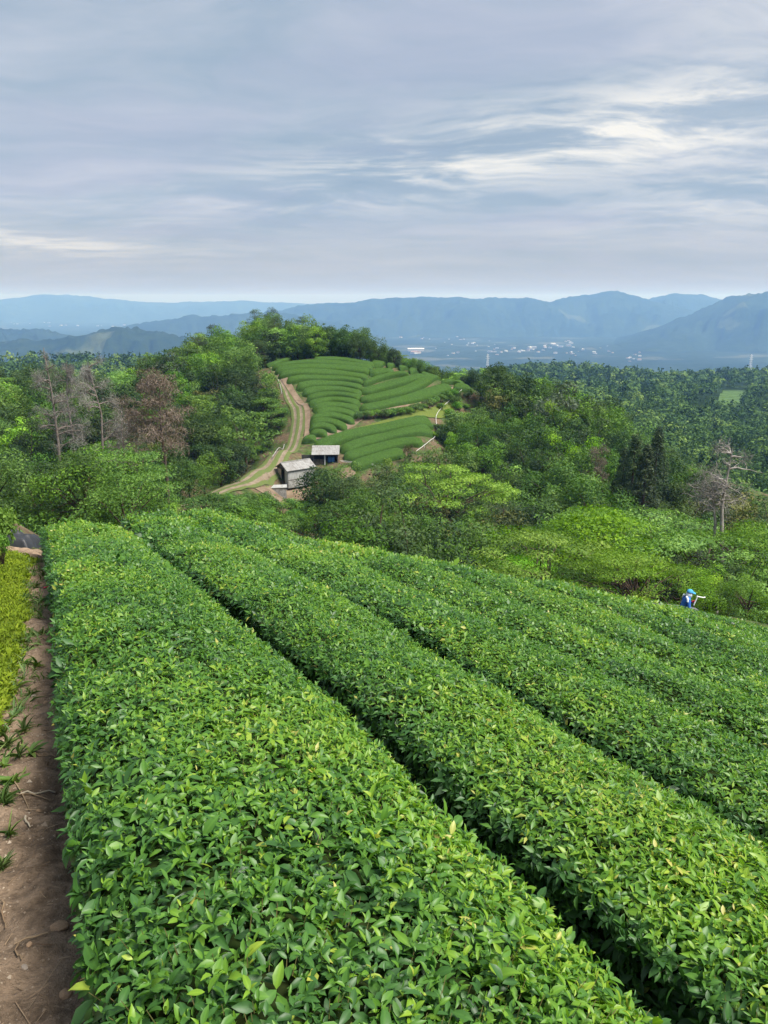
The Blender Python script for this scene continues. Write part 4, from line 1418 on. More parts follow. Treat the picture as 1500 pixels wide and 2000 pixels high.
# ---- shrubs on the banks
def shrubs():
    rng = np.random.default_rng(8)
    n = 0
    areas = [([(372, 985), (420, 968), (500, 975), (560, 985), (600, 975), (640, 990), (690, 1035), (640, 1045), (500, 1026), (380, 1000)], 60, ('shrub', 'shrub', 'shrub_dark'), 1.0, 'shrubs on the bank below the track', 'bright green shrub on the bank below the track'),
             ([(700, 1040), (800, 1060), (980, 1090), (990, 1120), (800, 1078), (660, 1048)], 34, ('shrub_dark', 'shrub_olive', 'shrub'), 1.0, 'shrubs along the gully edge', 'green shrub along the gully behind the tea field'),
             ([(0, 985), (120, 975), (330, 985), (345, 998), (230, 1000), (100, 1008), (60, 1000), (0, 1010)], 34, ('shrub_dark', 'shrub', 'shrub_olive'), .9, 'shrubs at the end of the first rows', 'green shrub in the hollow past the first tea rows'),
             ([(1000, 1125), (1130, 1140), (1260, 1165), (1500, 1170), (1500, 1212), (1410, 1192), (1260, 1176), (1130, 1150)], 36, ('shrub', 'shrub_olive', 'shrub_light', 'shrub_dark'), .9, 'shrubs along the far edge of the tea field', 'green shrub along the far edge of the tea field'),
             ([(845, 800), (900, 770), (925, 760), (905, 820), (870, 860), (850, 870)], 16, ('shrub', 'shrub_dark', 'shrub_light'), .8, 'shrubs beside the lower terrace', 'green shrub beside the white rail of the terrace'),
             ([(420, 905), (470, 915), (520, 880), (555, 830), (560, 800), (545, 800), (530, 850), (480, 890)], 14, ('shrub', 'shrub_dark'), .7, 'shrubs along the track', 'green shrub along the left edge of the track')]
    for poly, cnt, kinds, sc_, grp, lb in areas:
        P = np.array(poly, float)
        lo, hi = P.min(0), P.max(0)
        got = 0
        for _ in range(4000):
            q = rng.uniform(lo, hi)
            if not inpoly(np.array([q[0]]), np.array([q[1]]), poly)[0]:
                continue
            w = hitq(q[0], q[1], .6, y0=20)[0]
            if w[1] > 165 or w[1] < 21 or (q[0] > 1215 and q[1] > 1100 and w[1] < 35) or (q[0] < 1000 and w[1] < (48 if q[0] > 350 else 24)):
                continue
            plant(kinds[rng.integers(len(kinds))], w[0], w[1], sc_ * rng.uniform(1.2, 2.0), lb, grp, rng.uniform(.9, 1.3))
            got += 1
            if got >= cnt:
                break
    return


shrubs()


# ---- low growth on the open ground under and between the trees (nobody could count it)
def undergrowth():
    rng = np.random.default_rng(12)
    L = Leaves()
    n = 34000
    Y = 20 + 150 * rng.random(n) ** 0.8
    px = rng.uniform(-60, 1560, n)
    X = (px - 750) / F * Y * 1.02
    Z = ngz(X, Y)
    qx, qy, qd = proj(np.stack([X, Y, Z], -1))
    u, v = X * UD[0] + Y * UD[1], X * VD[0] + Y * VD[1]
    k = (v - V0) / ROW
    inrow = (k > -0.6) & (k < 15.2) & (u < np.interp(k, [0, 1, 2, 3, 4, 5, 6, 7, 8, 9, 11, 13, 15], [16.2, 20.0, 22.5, 23.5, 21, 18.5, 19.5, 21, 21, 20.5, 19, 17.5, 16]) + .5)
    ok = ~inrow & ~(inpoly(qx, qy, KEEP) & (Y > 80)) & ~((qx > 1240) & (qx < 1440) & (Y > 28) & (Y < 35))
    P = np.stack([X, Y, Z], -1)[ok]
    n = len(P)
    P[:, 2] += rng.uniform(0, .35, n)
    N = rng.normal(0, .5, (n, 3)) + np.array([0, -.2, 1.0])
    N /= np.linalg.norm(N, axis=1)[:, None]
    tint = np.clip(.42 + .25 * fbm(P[:, 0] / 6, P[:, 1] / 6, 3, 3) + rng.normal(0, .15, n), 0, 1)
    sz = .16 * np.exp(rng.normal(0, .35, n)) * np.clip(P[:, 1] / 45, .7, 2.2)
    L.add(P, frames(N, None, rng, rng.normal(.5, .4, n)), sz, 2, tint, np.full(n, .8))
    link('undergrowth', L.mesh('undergrowth', LM['shrub'], smooth=False), kind='stuff', label='low green undergrowth on the slopes between the trees')


undergrowth()


# ---- woods too far off to count
def far_wood(name, label, az0, az1, r0, r1, dens, seed, skip=None, mats=('mid', 'dark', 'pine')):
    rng = np.random.default_rng(seed)
    area = .5 * RAD(az1 - az0) * (r1 * r1 - r0 * r0)
    n = int(area * dens)
    r = np.sqrt(rng.uniform(r0 * r0, r1 * r1, n))
    a = np.radians(rng.uniform(az0, az1, n))
    X, Y = r * np.sin(a), r * np.cos(a)
    Z = ground_z(X, Y)
    px, py, d = proj(np.stack([X, Y, Z], -1))
    ok = np.ones(n, bool)
    if skip is not None:
        for s in skip:
            ok &= ~inpoly(px, py, s)
    X, Y, Z, r = X[ok], Y[ok], Z[ok], r[ok]
    n = len(X)
    conifer = rng.random(n) < np.where(lattice_noise(X / 70, Y / 70, seed) > .1, .4, .06)
    H = np.where(conifer, rng.uniform(8, 13, n), rng.uniform(6, 11, n))
    R = np.where(conifer, H * .22, H * .50)
    tone = np.clip(.48 + .18 * lattice_noise(X / 40, Y / 40, seed + 1) + rng.normal(0, .22, n), .05, .98)
    L = Leaves()
    cnt = np.clip((29000 / r).astype(int), 32, 120)
    idx = np.repeat(np.arange(n), cnt)
    m = len(idx)
    dv = rng.normal(0, 1, (m, 3))
    dv[:, 2] = np.abs(dv[:, 2]) * 1.1 - .25
    dv /= np.linalg.norm(dv, axis=1)[:, None]
    lob = 1 + .25 * np.sin(dv[:, 0] * 4 + idx) * np.cos(dv[:, 1] * 5 + idx * 1.3) + .12 * np.sin(9 * dv[:, 2] + idx)
    rr = rng.uniform(.75, 1.05, m) * lob
    cz = np.where(conifer, .25, .55)[idx] * H[idx]
    off = np.stack([dv[:, 0] * R[idx] * rr, dv[:, 1] * R[idx] * rr, np.zeros(m)], -1)
    hz = np.where(conifer[idx], rng.random(m) ** 1.2, 0)
    off[:, 2] = np.where(conifer[idx], hz * H[idx], cz + dv[:, 2] * H[idx] * .45 * rr)
    shrink = np.where(conifer[idx], np.clip(1.05 - hz, .03, 1) * 1.2, 1.0)
    off[:, :2] *= shrink[:, None]
    P = np.stack([X, Y, Z], -1)[idx] + off
    N = dv + rng.normal(0, .12, (m, 3)) + np.array([0, 0, .1])
    N /= np.linalg.norm(N, axis=1)[:, None]
    tint = np.clip(np.where(conifer, tone * .45, tone)[idx] + rng.normal(0, .045, m), 0, 1)
    sz = (np.clip(r / 420, .75, 2.2)[idx]) * 1.05 * np.exp(rng.normal(0, .3, m)) * np.where(conifer[idx], .8, 1.0)
    L.add(P, frames(N, None, rng, rng.normal(.0, .12, m), .12), sz * 1.15, 2, tint, np.full(m, 1.7))
    link(name, L.mesh(name, LM['far'], smooth=False), kind='stuff', label=label)
    print(name, n, m)


LM['far'] = leaf_mat('foliage_far', [(0.0, (0.010, 0.024, 0.009)), (0.4, (0.050, 0.100, 0.026)), (0.75, (0.10, 0.17, 0.036)), (1.0, (0.165, 0.235, 0.05))], rough=.8, spec=.05, trans=.15, hue=0, val=0)
FAR_TEA = [(1392, 772), (1405, 760), (1458, 760), (1462, 790), (1440, 800), (1385, 800), (1360, 795)]
far_wood('distant_wood', 'mixed woods covering the hills to the right, beyond the spur', 5, 30, 196, 470, .020, 31, [FAR_TEA])
far_wood('distant_wood', 'hazy woods on the farther hills to the right', 4, 30, 470, 1000, .009, 32, [FAR_TEA])
far_wood('distant_wood', 'hazy wood on the low hill behind the dead pines', -30, -13, 330, 760, .009, 33)

# ------------------------------------------------------------------ terraced tea field on the hill opposite
terr_mat = leaf_mat('terrace_tea', [(0.0, (0.034, 0.060, 0.014)), (0.35, (0.050, 0.098, 0.022)), (0.6, (0.074, 0.132, 0.026)), (1.0, (0.11, 0.18, 0.038))], rough=.6, spec=.2, trans=.12, hue=0.006, val=.08, big=.35, bigscale=.6)
terr_core = simple('terrace_inside', (0.050, 0.100, 0.022), 1.0, 0.0, col2=(0.038, 0.076, 0.017), nscale=2.5, bump=.5)


def zp(pts):
    return [(500 + x / 3, 540 + y / 3) for x, y in pts]


LEFT = [[(80, 512), (200, 470), (400, 449), (560, 463), (735, 492)], [(330, 476), (500, 476), (700, 512)], [(90, 532), (200, 501), (330, 491), (500, 500), (690, 528)], [(105, 552), (250, 521), (400, 519), (560, 530), (672, 548)],
        [(125, 577), (250, 550), (450, 552), (660, 580)], [(175, 607), (300, 584), (500, 585), (632, 607)], [(235, 642), (350, 618), (500, 618), (622, 640)], [(270, 676), (380, 650), (500, 650), (617, 676)],
        [(295, 710), (400, 680), (500, 680), (612, 702)], [(320, 742), (420, 709), (520, 713), (607, 737)], [(335, 772), (440, 739), (540, 751), (602, 772)], [(345, 798), (440, 769), (540, 786), (590, 812)],
        [(315, 832), (420, 801), (520, 817), (577, 842)], [(310, 858), (400, 832), (480, 851), (532, 878)], [(305, 884), (380, 860), (440, 874), (472, 893)], [(305, 915), (360, 895), (420, 914)], [(265, 952), (310, 927), (355, 942)]]
RIGHT = [[(705, 515), (760, 498), (820, 503)], [(780, 520), (830, 508), (880, 512)], [(850, 530), (920, 517), (1000, 528)], [(910, 552), (970, 538), (1040, 543)], [(985, 570), (1040, 558), (1090, 572)],
         [(670, 562), (740, 541), (812, 551)], [(630, 620), (720, 583), (830, 558), (905, 562)], [(618, 668), (740, 634), (870, 600), (1000, 575)], [(614, 714), (740, 690), (870, 657), (1000, 612), (1125, 590)],
         [(610, 763), (740, 744), (870, 714), (1000, 667), (1145, 633)], [(1085, 612), (1150, 605), (1225, 628)], [(1155, 640), (1215, 632), (1272, 662)]]
LOWER = [[(340, 990), (500, 932), (700, 882), (900, 850), (1030, 842)], [(500, 1010), (640, 955), (800, 917), (950, 893), (1035, 893)], [(515, 1052), (650, 1010), (800, 971), (900, 950), (982, 963)], [(560, 1102), (680, 1060), (800, 1025), (875, 1012)]]
ORD = ['first', 'second', 'third', 'fourth', 'fifth', 'sixth', 'seventh', 'eighth', 'ninth', 'tenth', 'eleventh', 'twelfth', 'thirteenth', 'fourteenth', 'fifteenth', 'sixteenth', 'seventeenth']


def resample(P, step):
    P = np.asarray(P, float)
    # smooth curve through the given points
    t = np.concatenate([[0], np.cumsum(np.linalg.norm(np.diff(P, axis=0), axis=1))])
    n = max(int(t[-1] / step), 4)
    tt = np.linspace(0, t[-1], n + 1)
    Q = np.stack([np.interp(tt, t, P[:, c]) for c in range(P.shape[1])], -1)
    for _ in range(3):
        k = max(2, n // 12)
        pad = np.pad(Q, ((k, k), (0, 0)), mode='reflect', reflect_type='odd')
        ker = np.ones(2 * k + 1) / (2 * k + 1)
        Q = np.stack([np.convolve(pad[:, c], ker, 'valid') for c in range(P.shape[1])], -1)
    return Q


def terrace_row(px_pts, width, label, group, seed, height=.85, fuzz=30, mat=None, leaf=.085, rough=0.035):
    rng = np.random.default_rng(seed)
    W = hitq([p[0] for p in px_pts], [p[1] for p in px_pts], height * .9, y0=70, y1=165)
    Q = resample(W[:, :2], .4)
    n = len(Q)
    d = np.gradient(Q, axis=0)
    d /= np.linalg.norm(d, axis=1)[:, None]
    nr = np.stack([-d[:, 1], d[:, 0]], -1)
    m = 13
    th = np.linspace(math.pi, 0, m)
    s = np.sign(np.cos(th)) * np.abs(np.cos(th)) ** .42
    h = np.abs(np.sin(th)) ** .40
    ends = np.minimum(np.arange(n), np.arange(n)[::-1]) * .4
    ef = np.clip(ends / 1.1, 0, 1)
    ef = np.sqrt(1 - (1 - ef) ** 2)
    V = np.empty((n, m, 3))
    wob = 1 + .05 * lattice_noise(np.arange(n) * .35, np.full(n, seed * 3.3), seed)
    for j in range(m):
        xy = Q + nr * (s[j] * width / 2 * np.maximum(ef, .12) * wob)[:, None]
        z = ngz(xy[:, 0], xy[:, 1])
        zc = ngz(Q[:, 0], Q[:, 1])
        lift = (.35 * z + .65 * zc) if False else z
        V[:, j, :2] = xy
        V[:, j, 2] = lift - .08 + (height + .08) * h[j] * np.maximum(ef, .12) + rough * lattice_noise(np.arange(n) * .9, np.full(n, j * .8), seed + 2)
    i = np.arange((n - 1) * m).reshape(n - 1, m)[:, :-1].ravel()
    q = np.stack([i, i + m, i + m + 1, i + 1], -1)
    root = thing('tea_hedge', label, 'hedge', (0, 0, 0), group=group)
    link('hedge_core', mk_mesh('hedge_core', V.reshape(-1, 3), q, None, [terr_core], {}, True), root)
    # clipped leaf surface
    a = V[:-1, :-1].reshape(-1, 3); e1 = V[1:, :-1].reshape(-1, 3) - a; e2 = V[:-1, 1:].reshape(-1, 3) - a
    N = np.cross(e1, e2); A = np.linalg.norm(N, axis=1); N = N / (A[:, None] + 1e-9)
    N = np.where((N[:, 2] < 0)[:, None], -N, N)
    cnt = rng.poisson(A * fuzz)
    idx = np.repeat(np.arange(len(A)), cnt)
    k = len(idx)
    P = a[idx] + e1[idx] * rng.random((k, 1)) + e2[idx] * rng.random((k, 1)) + N[idx] * rng.uniform(-.02, .04, (k, 1))
    NN = N[idx] + rng.normal(0, .2, (k, 3)); NN /= np.linalg.norm(NN, axis=1)[:, None]
    L = Leaves()
    L.add(P, frames(NN, None, rng, rng.normal(.15, .2, k)), leaf * np.exp(rng.normal(0, .3, k)), 2, np.clip(.42 + rng.normal(0, .10, k), 0, 1), np.full(k, 1.3))
    link('foliage', L.mesh('foliage', mat or terr_mat, smooth=False), root, kind='stuff')


def row_mid(px_pts, dz=.6):
    return hitq([np.mean([p[0] for p in px_pts])], [np.mean([p[1] for p in px_pts])], dz, y0=70, y1=165)[0]


for block, nm, grp in ((LEFT, 'of the upper left terrace', 'tea rows of the upper left terrace'), (RIGHT, 'of the upper right terrace', 'tea rows of the upper right terrace'), (LOWER, 'of the lower terrace by the sheds', 'tea rows of the lower terrace')):
    for i, pts in enumerate(block):
        mid = row_mid([pts[len(pts) // 2]] if len(pts) % 2 else zp([]) or [pts[len(pts) // 2]], .6) if False else hitq(*zp([pts[len(pts) // 2]])[0], .6, y0=70, y1=165)[0]
        best = 9.0
        for j, o_ in enumerate(block):
            if j == i:
                continue
            z_ = zp(o_)
            q_ = resample(hitq([a for a, b in z_], [b for a, b in z_], .6, y0=70, y1=165)[:, :2], .5)
            best = min(best, np.hypot(q_[:, 0] - mid[0], q_[:, 1] - mid[1]).min())
        wd = float(np.clip(best * .86, 1.25, 2.3))
        terrace_row(zp(pts), wd, f'rounded clipped tea row, {ORD[i]} from the top ' + nm, grp, 300 + i + (50 if block is RIGHT else 100 if block is LOWER else 0))
# unclipped taller bushes between the two terraces: each bush a thing
for i, (x, y) in enumerate([(615, 815), (655, 812), (700, 806), (745, 804), (790, 800), (835, 795), (880, 787), (920, 778), (960, 765), (1000, 748), (1040, 730), (1080, 712), (1115, 697), (1150, 682), (1185, 690)]):
    q = zp([(x, y + 8)])[0]
    w = hitq(q[0], q[1], .4, y0=70)[0]
    plant('shrub', w[0], w[1], 1.45, 'unclipped bright tea bush in the hedge between upper and lower terrace', 'unclipped tea bushes between the terraces', 1.15)


# ------------------------------------------------------------------ tracks and bare ground on the hill
def earth(name, c1, c2, grass=None, bump=.5, scale=1.2, ruts=False):
    m, t = new_mat(name)
    p = t.n('ShaderNodeNewGeometry').outputs['Position']
    a = t.noise(p, scale, 6, .65)
    col = t.mix(t.mapr(a, .3, .7), c1, c2)
    if grass:
        cr = t.n('ShaderNodeAttribute', attribute_name='tint').outputs['Fac']
        g = t.math('ADD', cr, t.math('MULTIPLY', t.math('SUBTRACT', t.noise(p, scale * 2.2, 6, .7), .5), .9))
        col = t.mix(t.mapr(g, .42, .62), col, t.mix(t.noise(p, scale * 3, 4, .6), grass[0], grass[1]))
    b = t.n('ShaderNodeBsdfPrincipled', {'Base Color': col, 'Roughness': .95, 'Specular IOR Level': .1})
    bn = t.n('ShaderNodeBump', {'Strength': bump, 'Distance': .08, 'Height': t.noise(p, scale * 5, 6, .7)})
    t.t.links.new(bn.outputs[0], b.inputs['Normal'])
    t.n('ShaderNodeOutputMaterial', {'Surface': b.outputs[0]})
    return m


track_mat = earth('track_earth', (0.15, 0.118, 0.082), (0.23, 0.185, 0.135), ((0.07, 0.10, 0.03), (0.125, 0.15, 0.05)), scale=.9)
bare_mat = earth('bare_earth', (0.13, 0.095, 0.062), (0.22, 0.165, 0.115), ((0.06, 0.09, 0.02), (0.14, 0.17, 0.035)), scale=.7)


def strip(name, px_pts, widths, mat, label, profile, lift=.13, y0=60.0):
    """a way laid on the ground; profile = tint over its width (0 bare, 1 grown over)"""
    W = hitq([p[0] for p in px_pts], [p[1] for p in px_pts], 0.0, y0=y0, y1=165)
    t = np.concatenate([[0], np.cumsum(np.linalg.norm(np.diff(W[:, :2], axis=0), axis=1))])
    Q = resample(np.concatenate([W[:, :2], np.asarray(widths, float)[:, None]], 1), .5)
    d = np.gradient(Q[:, :2], axis=0)
    d /= np.linalg.norm(d, axis=1)[:, None]
    nr = np.stack([d[:, 1], -d[:, 0]], -1)
    n, m = len(Q), len(profile)
    V = np.empty((n, m, 3)); A = np.empty((n, m))
    for j in range(m):
        s = j / (m - 1) - .5
        xy = Q[:, :2] + nr * (s * Q[:, 2])[:, None] * (1 + .12 * lattice_noise(np.arange(n) * .3, np.full(n, float(j > m / 2) * 9), 5))[:, None]
        V[:, j, :2] = xy
        V[:, j, 2] = ngz(xy[:, 0], xy[:, 1]) + lift - (.05 if profile[j] < .2 else 0)
        A[:, j] = profile[j]
    i = np.arange((n - 1) * m).reshape(n - 1, m)[:, :-1].ravel()
    q = np.stack([i, i + 1, i + m + 1, i + m], -1)
    link(name, mk_mesh(name, V.reshape(-1, 3), q, None, [mat], {'tint': A.ravel()}, True), kind='structure', label=label)


strip('dirt_track', [(345, 990), (400, 972), (450, 957), (500, 938), (533, 915), (556, 890), (574, 862), (588, 835), (595, 812), (592, 795), (580, 778), (562, 758), (545, 740), (530, 722), (518, 708)], [3.8, 3.6, 3.4, 3.2, 3.0, 2.8, 2.6, 2.4, 2.2, 2.1, 2.0, 1.9, 1.8, 1.7, 1.6], track_mat, 'two rut dirt track climbing past the terraced field', [.95, .9, .75, .10, .12, .75, .85, .8, .12, .10, .7, .9, .95])
strip('dirt_path', [(585, 862), (620, 860), (650, 853), (680, 840), (700, 825), (702, 805), (715, 808), (760, 805), (800, 795), (850, 775), (890, 757)], [1.6, 1.4, 1.4, 1.4, 1.5, 1.3, .9, .8, .8, .8, .7], bare_mat, 'bare earth path between the upper and lower terraces', [.35, .0, .0, .1, .5], lift=.14)
strip('dirt_path', [(650, 858), (700, 843), (750, 828), (800, 818), (850, 808), (880, 790)], [1.4, 1.8, 2.0, 2.2, 2.4, 1.6], bare_mat, 'mossy grass strip above the lower terrace', [.9, 1.1, 1.2, 1.1, .9], lift=.17)
strip('dirt_path', [(525, 712), (545, 738), (575, 768), (598, 790), (605, 812), (602, 835), (598, 858)], [.8, 1.0, 1.1, 1.0, .8, .7, .7], bare_mat, 'bare brown bank between track and terraces', [.2, .0, .1, .0, .2], lift=.20)
strip('dirt_path', [(520, 968), (560, 968), (600, 962), (640, 945), (690, 920)], [3.0, 3.0, 3.0, 2.6, 2.4], bare_mat, 'brown earth bank under the sheds', [.5, .1, .1, .3, .5], lift=.15)


# ------------------------------------------------------------------ sheds
def corrug(name, base, dark):
    m, t = new_mat(name)
    p = t.n('ShaderNodeTexCoord').outputs['Object']
    n1 = t.noise(p, 1.6, 5, .65)
    n2 = t.noise(t.n('ShaderNodeMapping', {'Vector': p, 'Scale': (8, 1.2, 1)}).outputs[0], 1.0, 4, .6)
    col = t.mix(t.mapr(t.math('ADD', t.math('MULTIPLY', n1, .5), t.math('MULTIPLY', n2, .5)), .38, .66), base, dark)
    b = t.n('ShaderNodeBsdfPrincipled', {'Base Color': col, 'Roughness': .6, 'Metallic': .0, 'Specular IOR Level': .3})
    t.n('ShaderNodeOutputMaterial', {'Surface': b.outputs[0]})
    return m


roof_m = corrug('weathered_sheet', (0.31, 0.31, 0.30), (0.17, 0.155, 0.14))
wall_m = corrug('grey_panel', (0.38, 0.385, 0.37), (0.25, 0.25, 0.235))
wood_m = simple('weathered_wood', (0.16, 0.13, 0.10), .9, .1, col2=(0.09, 0.075, 0.06), nscale=5)
tan_m = simple('tan_sheet', (0.46, 0.37, 0.27), .9, .1, col2=(0.36, 0.28, 0.20), nscale=3)
conc_m = simple('concrete', (0.34, 0.335, 0.315), .95, .1, col2=(0.20, 0.195, 0.18), nscale=3, bump=.4)
black_m = simple('black_board', (0.035, 0.035, 0.038), .8, .2, col2=(0.06, 0.058, 0.055), nscale=4)
blue_m = simple('blue_plastic', (0.06, 0.20, 0.50), .5, .4)
white_m = simple('white_paint', (0.70, 0.70, 0.68), .7, .3, col2=(0.55, 0.55, 0.52), nscale=3)


def sheet_roof(b, x0, x1, ya, za, yb, zb, pitch=.16, amp=.022, thick=.03):
    """corrugated sheet: ridges run from (ya,za) to (yb,zb), waves along x"""
    n = int((x1 - x0) / (pitch / 4)) + 1
    xs = np.linspace(x0, x1, n)
    w = amp * np.sin(2 * np.pi * xs / pitch)
    top = np.concatenate([np.stack([xs, np.full(n, ya), za + w], -1), np.stack([xs, np.full(n, yb), zb + w], -1)])
    bot = top - np.array([0, 0, thick])
    i = np.arange(n - 1)
    q = np.concatenate([np.stack([i, i + 1, i + n + 1, i + n], -1), np.stack([i + 2 * n, i + 3 * n, i + 3 * n + 1, i + 2 * n + 1], -1), np.stack([i, i + 2 * n, i + 2 * n + 1, i + 1], -1), np.stack([i + n, i + n + 1, i + 3 * n + 1, i + 3 * n], -1)])
    b.add(np.concatenate([top, bot]), q)


def gable_shed():
    w = hitq(573, 945, 0, y0=80)[0]
    z = float(ngz(w[0], w[1]))
    a = RAD(38)
    r = thing('shed', 'small gabled grey shed with corrugated roof beside the dirt track', 'shed', (w[0] + .3, w[1] + .8, z + .25), a)
    Lx, Wy, He, Hr = 4.3, 2.9, 2.05, 2.85       # along the ridge, across, eave, ridge
    b = MB()                                     # long walls: two panels with a seam strip
    link_w = []
    for sy in (-1, 1):
        for i, (z0, z1) in enumerate(((-.5, .62), (.64, He))):
            m = MB(); m.box((0, sy * (Wy / 2 - .03), (z0 + z1) / 2), (Lx - .1, .06, z1 - z0)); m.obj('wall_panel', conc_m if i == 0 else wall_m, r)
        m = MB(); m.box((0, sy * (Wy / 2 + .006), .63), (Lx - .1, .05, .06)); m.obj('batten', wood_m, r)
    # back gable
    for sx, nm in ((1, 'rear_gable'), (-1, 'front_gable')):
        m = MB()
        x = sx * (Lx / 2 - .03)
        y = Wy / 2 - .07
        if sx == 1:
            V = [(x - .03, -y, -.5), (x - .03, y, -.5), (x - .03, y, He), (x - .03, 0, Hr - .08), (x - .03, -y, He)]
            V += [(p[0] + .06, p[1], p[2]) for p in V]
            m.add(V, [(0, 1, 6, 5), (1, 2, 7, 6), (2, 3, 8, 7), (3, 4, 9, 8), (4, 0, 5, 9)], [(0, 2, 1), (0, 3, 2), (0, 4, 3), (5, 6, 7), (5, 7, 8), (5, 8, 9)])
            m.obj(nm, wall_m, r)
        else:
            m.box((x, -y + .38, He / 2 - .25), (.06, .76, He + .5)); m.obj('wall_panel', wall_m, r)
            m = MB(); V = [(x - .03, -y, He), (x - .03, y, He), (x - .03, 0, Hr - .08)]; V += [(p[0] + .06, p[1], p[2]) for p in V]
            m.add(V, [(0, 1, 4, 3), (1, 2, 5, 4), (2, 0, 3, 5)], [(0, 2, 1), (3, 4, 5)]); m.obj(nm, wood_m, r)
            m = MB(); m.box((x + .02, -y + .86, He / 2 - .12), (.05, .10, He + .2)); m.obj('door_post', wood_m, r)
            m = MB(); m.box((x + .02, y - .10, He / 2 - .12), (.05, .14, He + .2)); m.obj('door_post', wood_m, r)
            m = MB(); m.box((x - .01, y - .62, He / 2 - .08), (.03, .78, He - .12), rot=rotz(RAD(5))); m.obj('door', tan_m, r, label='tan sheet door')
    for sy in (-1, 1):
        m = MB(); sheet_roof(m, -Lx / 2 - .25, Lx / 2 + .2, sy * (Wy / 2 + .22), He - .10, 0.0, Hr); m.obj('roof_sheet', roof_m, r)
    m = MB(); m.box((0, 0, Hr + .02), (Lx + .4, .22, .05)); m.obj('ridge_cap', roof_m, r)
    m = MB(); m.box((-Lx / 2 - .27, 0, Hr - .10), (.03, .12, .12)); m.obj('gable_board', wood_m, r)


gable_shed()


def tank():
    w = hitq(544, 964, 0, y0=80)[0]
    z = float(ngz(w[0], w[1]))
    r = thing('water_tank', 'low concrete water tank in front of the gabled shed', 'tank', (w[0], w[1], z), RAD(8))
    m = MB()
    for c, s in (((0, -.72, .2), (2.1, .12, 1.5)), ((0, .72, .2), (2.1, .12, 1.5)), ((-.99, 0, .2), (.12, 1.32, 1.5)), ((.99, 0, .2), (.12, 1.32, 1.5))):
        m.box(c, s)
    m.obj('tank_wall', conc_m, r)
    m = MB(); m.box((0, 0, .99), (2.3, 1.72, .07)); m.obj('lid', wall_m, r)
    m = MB(); m.tube([(.55, -.2, 1.02), (.55, -.2, 1.11)], .12, 10); m.obj('hatch', conc_m, r)


tank()


def open_shed():
    w = hitq(636, 905, 0, y0=90)[0]
    z = float(ngz(w[0], w[1]))
    r = thing('shed', 'open fronted shed with sloping corrugated roof at the foot of the terraces', 'shed', (w[0], w[1] + .6, z - .1), RAD(2))
    W, D, Hf, Hb = 3.7, 2.2, 1.55, 2.35
    for x in (-W / 2 + .1, -.1, W / 2 - .1):
        m = MB(); m.box((x, -D / 2 + .1, Hf / 2 - .35), (.16 if x == -.1 else .1, .1, Hf + .68)); m.obj('post', white_m if x == -.1 else wood_m, r)
    m = MB(); m.box((0, D / 2 - .05, Hb / 2 - .1), (W - .1, .06, Hb)); m.obj('rear_wall', black_m, r)
    for sx in (-1, 1):
        m = MB(); x = sx * (W / 2 - .06)
        V = [(x - .03, -D / 2 + .18, -.3), (x - .03, D / 2 - .1, -.3), (x - .03, D / 2 - .1, Hb - .1), (x - .03, -D / 2 + .18, Hf - .02)]; V += [(p[0] + .06, p[1], p[2]) for p in V]
        m.add(V, [(0, 3, 2, 1), (4, 5, 6, 7), (0, 1, 5, 4), (1, 2, 6, 5), (2, 3, 7, 6), (3, 0, 4, 7)]); m.obj('side_wall', wood_m, r)
    m = MB(); m.box((0, -D / 2 + .1, Hf - .06), (W, .08, .12)); m.obj('beam', wood_m, r)
    m = MB(); sheet_roof(m, -W / 2 - .15, W / 2 + .15, -D / 2 - .35, Hf, D / 2 + .2, Hb + .05); m.obj('roof', roof_m, r)
    m = MB(); m.box((-1.0, -D / 2 + .3, .25), (1.4, .05, .95)); m.obj('front_board', wood_m, r)
    for i, (x, y, lb) in enumerate(((.55, -.2, 'blue plastic barrel under the open shed roof, inner one'), (1.05, -.35, 'blue plastic barrel under the open shed roof, outer one'))):
        p = np.array([w[0], w[1] + .6, z - .1]) + rotz(RAD(2)) @ np.array([x, y, 0.05])
        q = thing('barrel', lb, 'barrel', p, 0)
        m = MB(); hz = [0, .03, .25, .28, .31, .55, .58, .61, .84, .88]; rd = [.26, .29, .29, .305, .29, .29, .305, .29, .28, .22]
        m.tube([(0, 0, h + .1) for h in hz], rd, 14); m.obj('drum', blue_m, q, True)
        m = MB(); m.tube([(.1, 0, .97), (.1, 0, 1.01)], .05, 8); m.obj('bung', white_m, q)
    f = thing('board_fence', 'black board screen beside the open shed', 'fence', (w[0] - 2.6, w[1] + .4, z), RAD(4))
    for i in range(5):
        m = MB(); m.box((-.72 + i * .36, .004 * (i % 2), .55), (.345, .03, 1.25)); m.obj('board', black_m, f)
    for x in (-.85, .85):
        m = MB(); m.box((x, .05, .5), (.08, .06, 1.5)); m.obj('post', wood_m, f)


open_shed()


# white pipe rail running down beside the terraces, on short posts
def pipe_run(px_pts, label, name='pipe_rail', rad=.035, height=.45, post_every=3, y0=70.0, mat=None, posts=True):
    W = hitq([p[0] for p in px_pts], [p[1] for p in px_pts], height, y0=y0, y1=165)
    Q = resample(W[:, :2], .8)
    z = ngz(Q[:, 0], Q[:, 1]) + height
    r = thing(name, label, 'rail', (Q[0, 0], Q[0, 1], z[0] - height))
    o = np.array([Q[0, 0], Q[0, 1], z[0] - height])
    m = MB(); m.tube(np.concatenate([Q, z[:, None]], 1) - o, rad, 6); m.obj('pipe', mat or white_m, r, True)
    if posts:
        for i in range(0, len(Q), post_every):
            p = np.array([Q[i, 0], Q[i, 1], z[i]]) - o
            m = MB(); m.tube([p - (0, 0, height + .3), p], .025, 5); m.obj('post', mat or white_m, r)


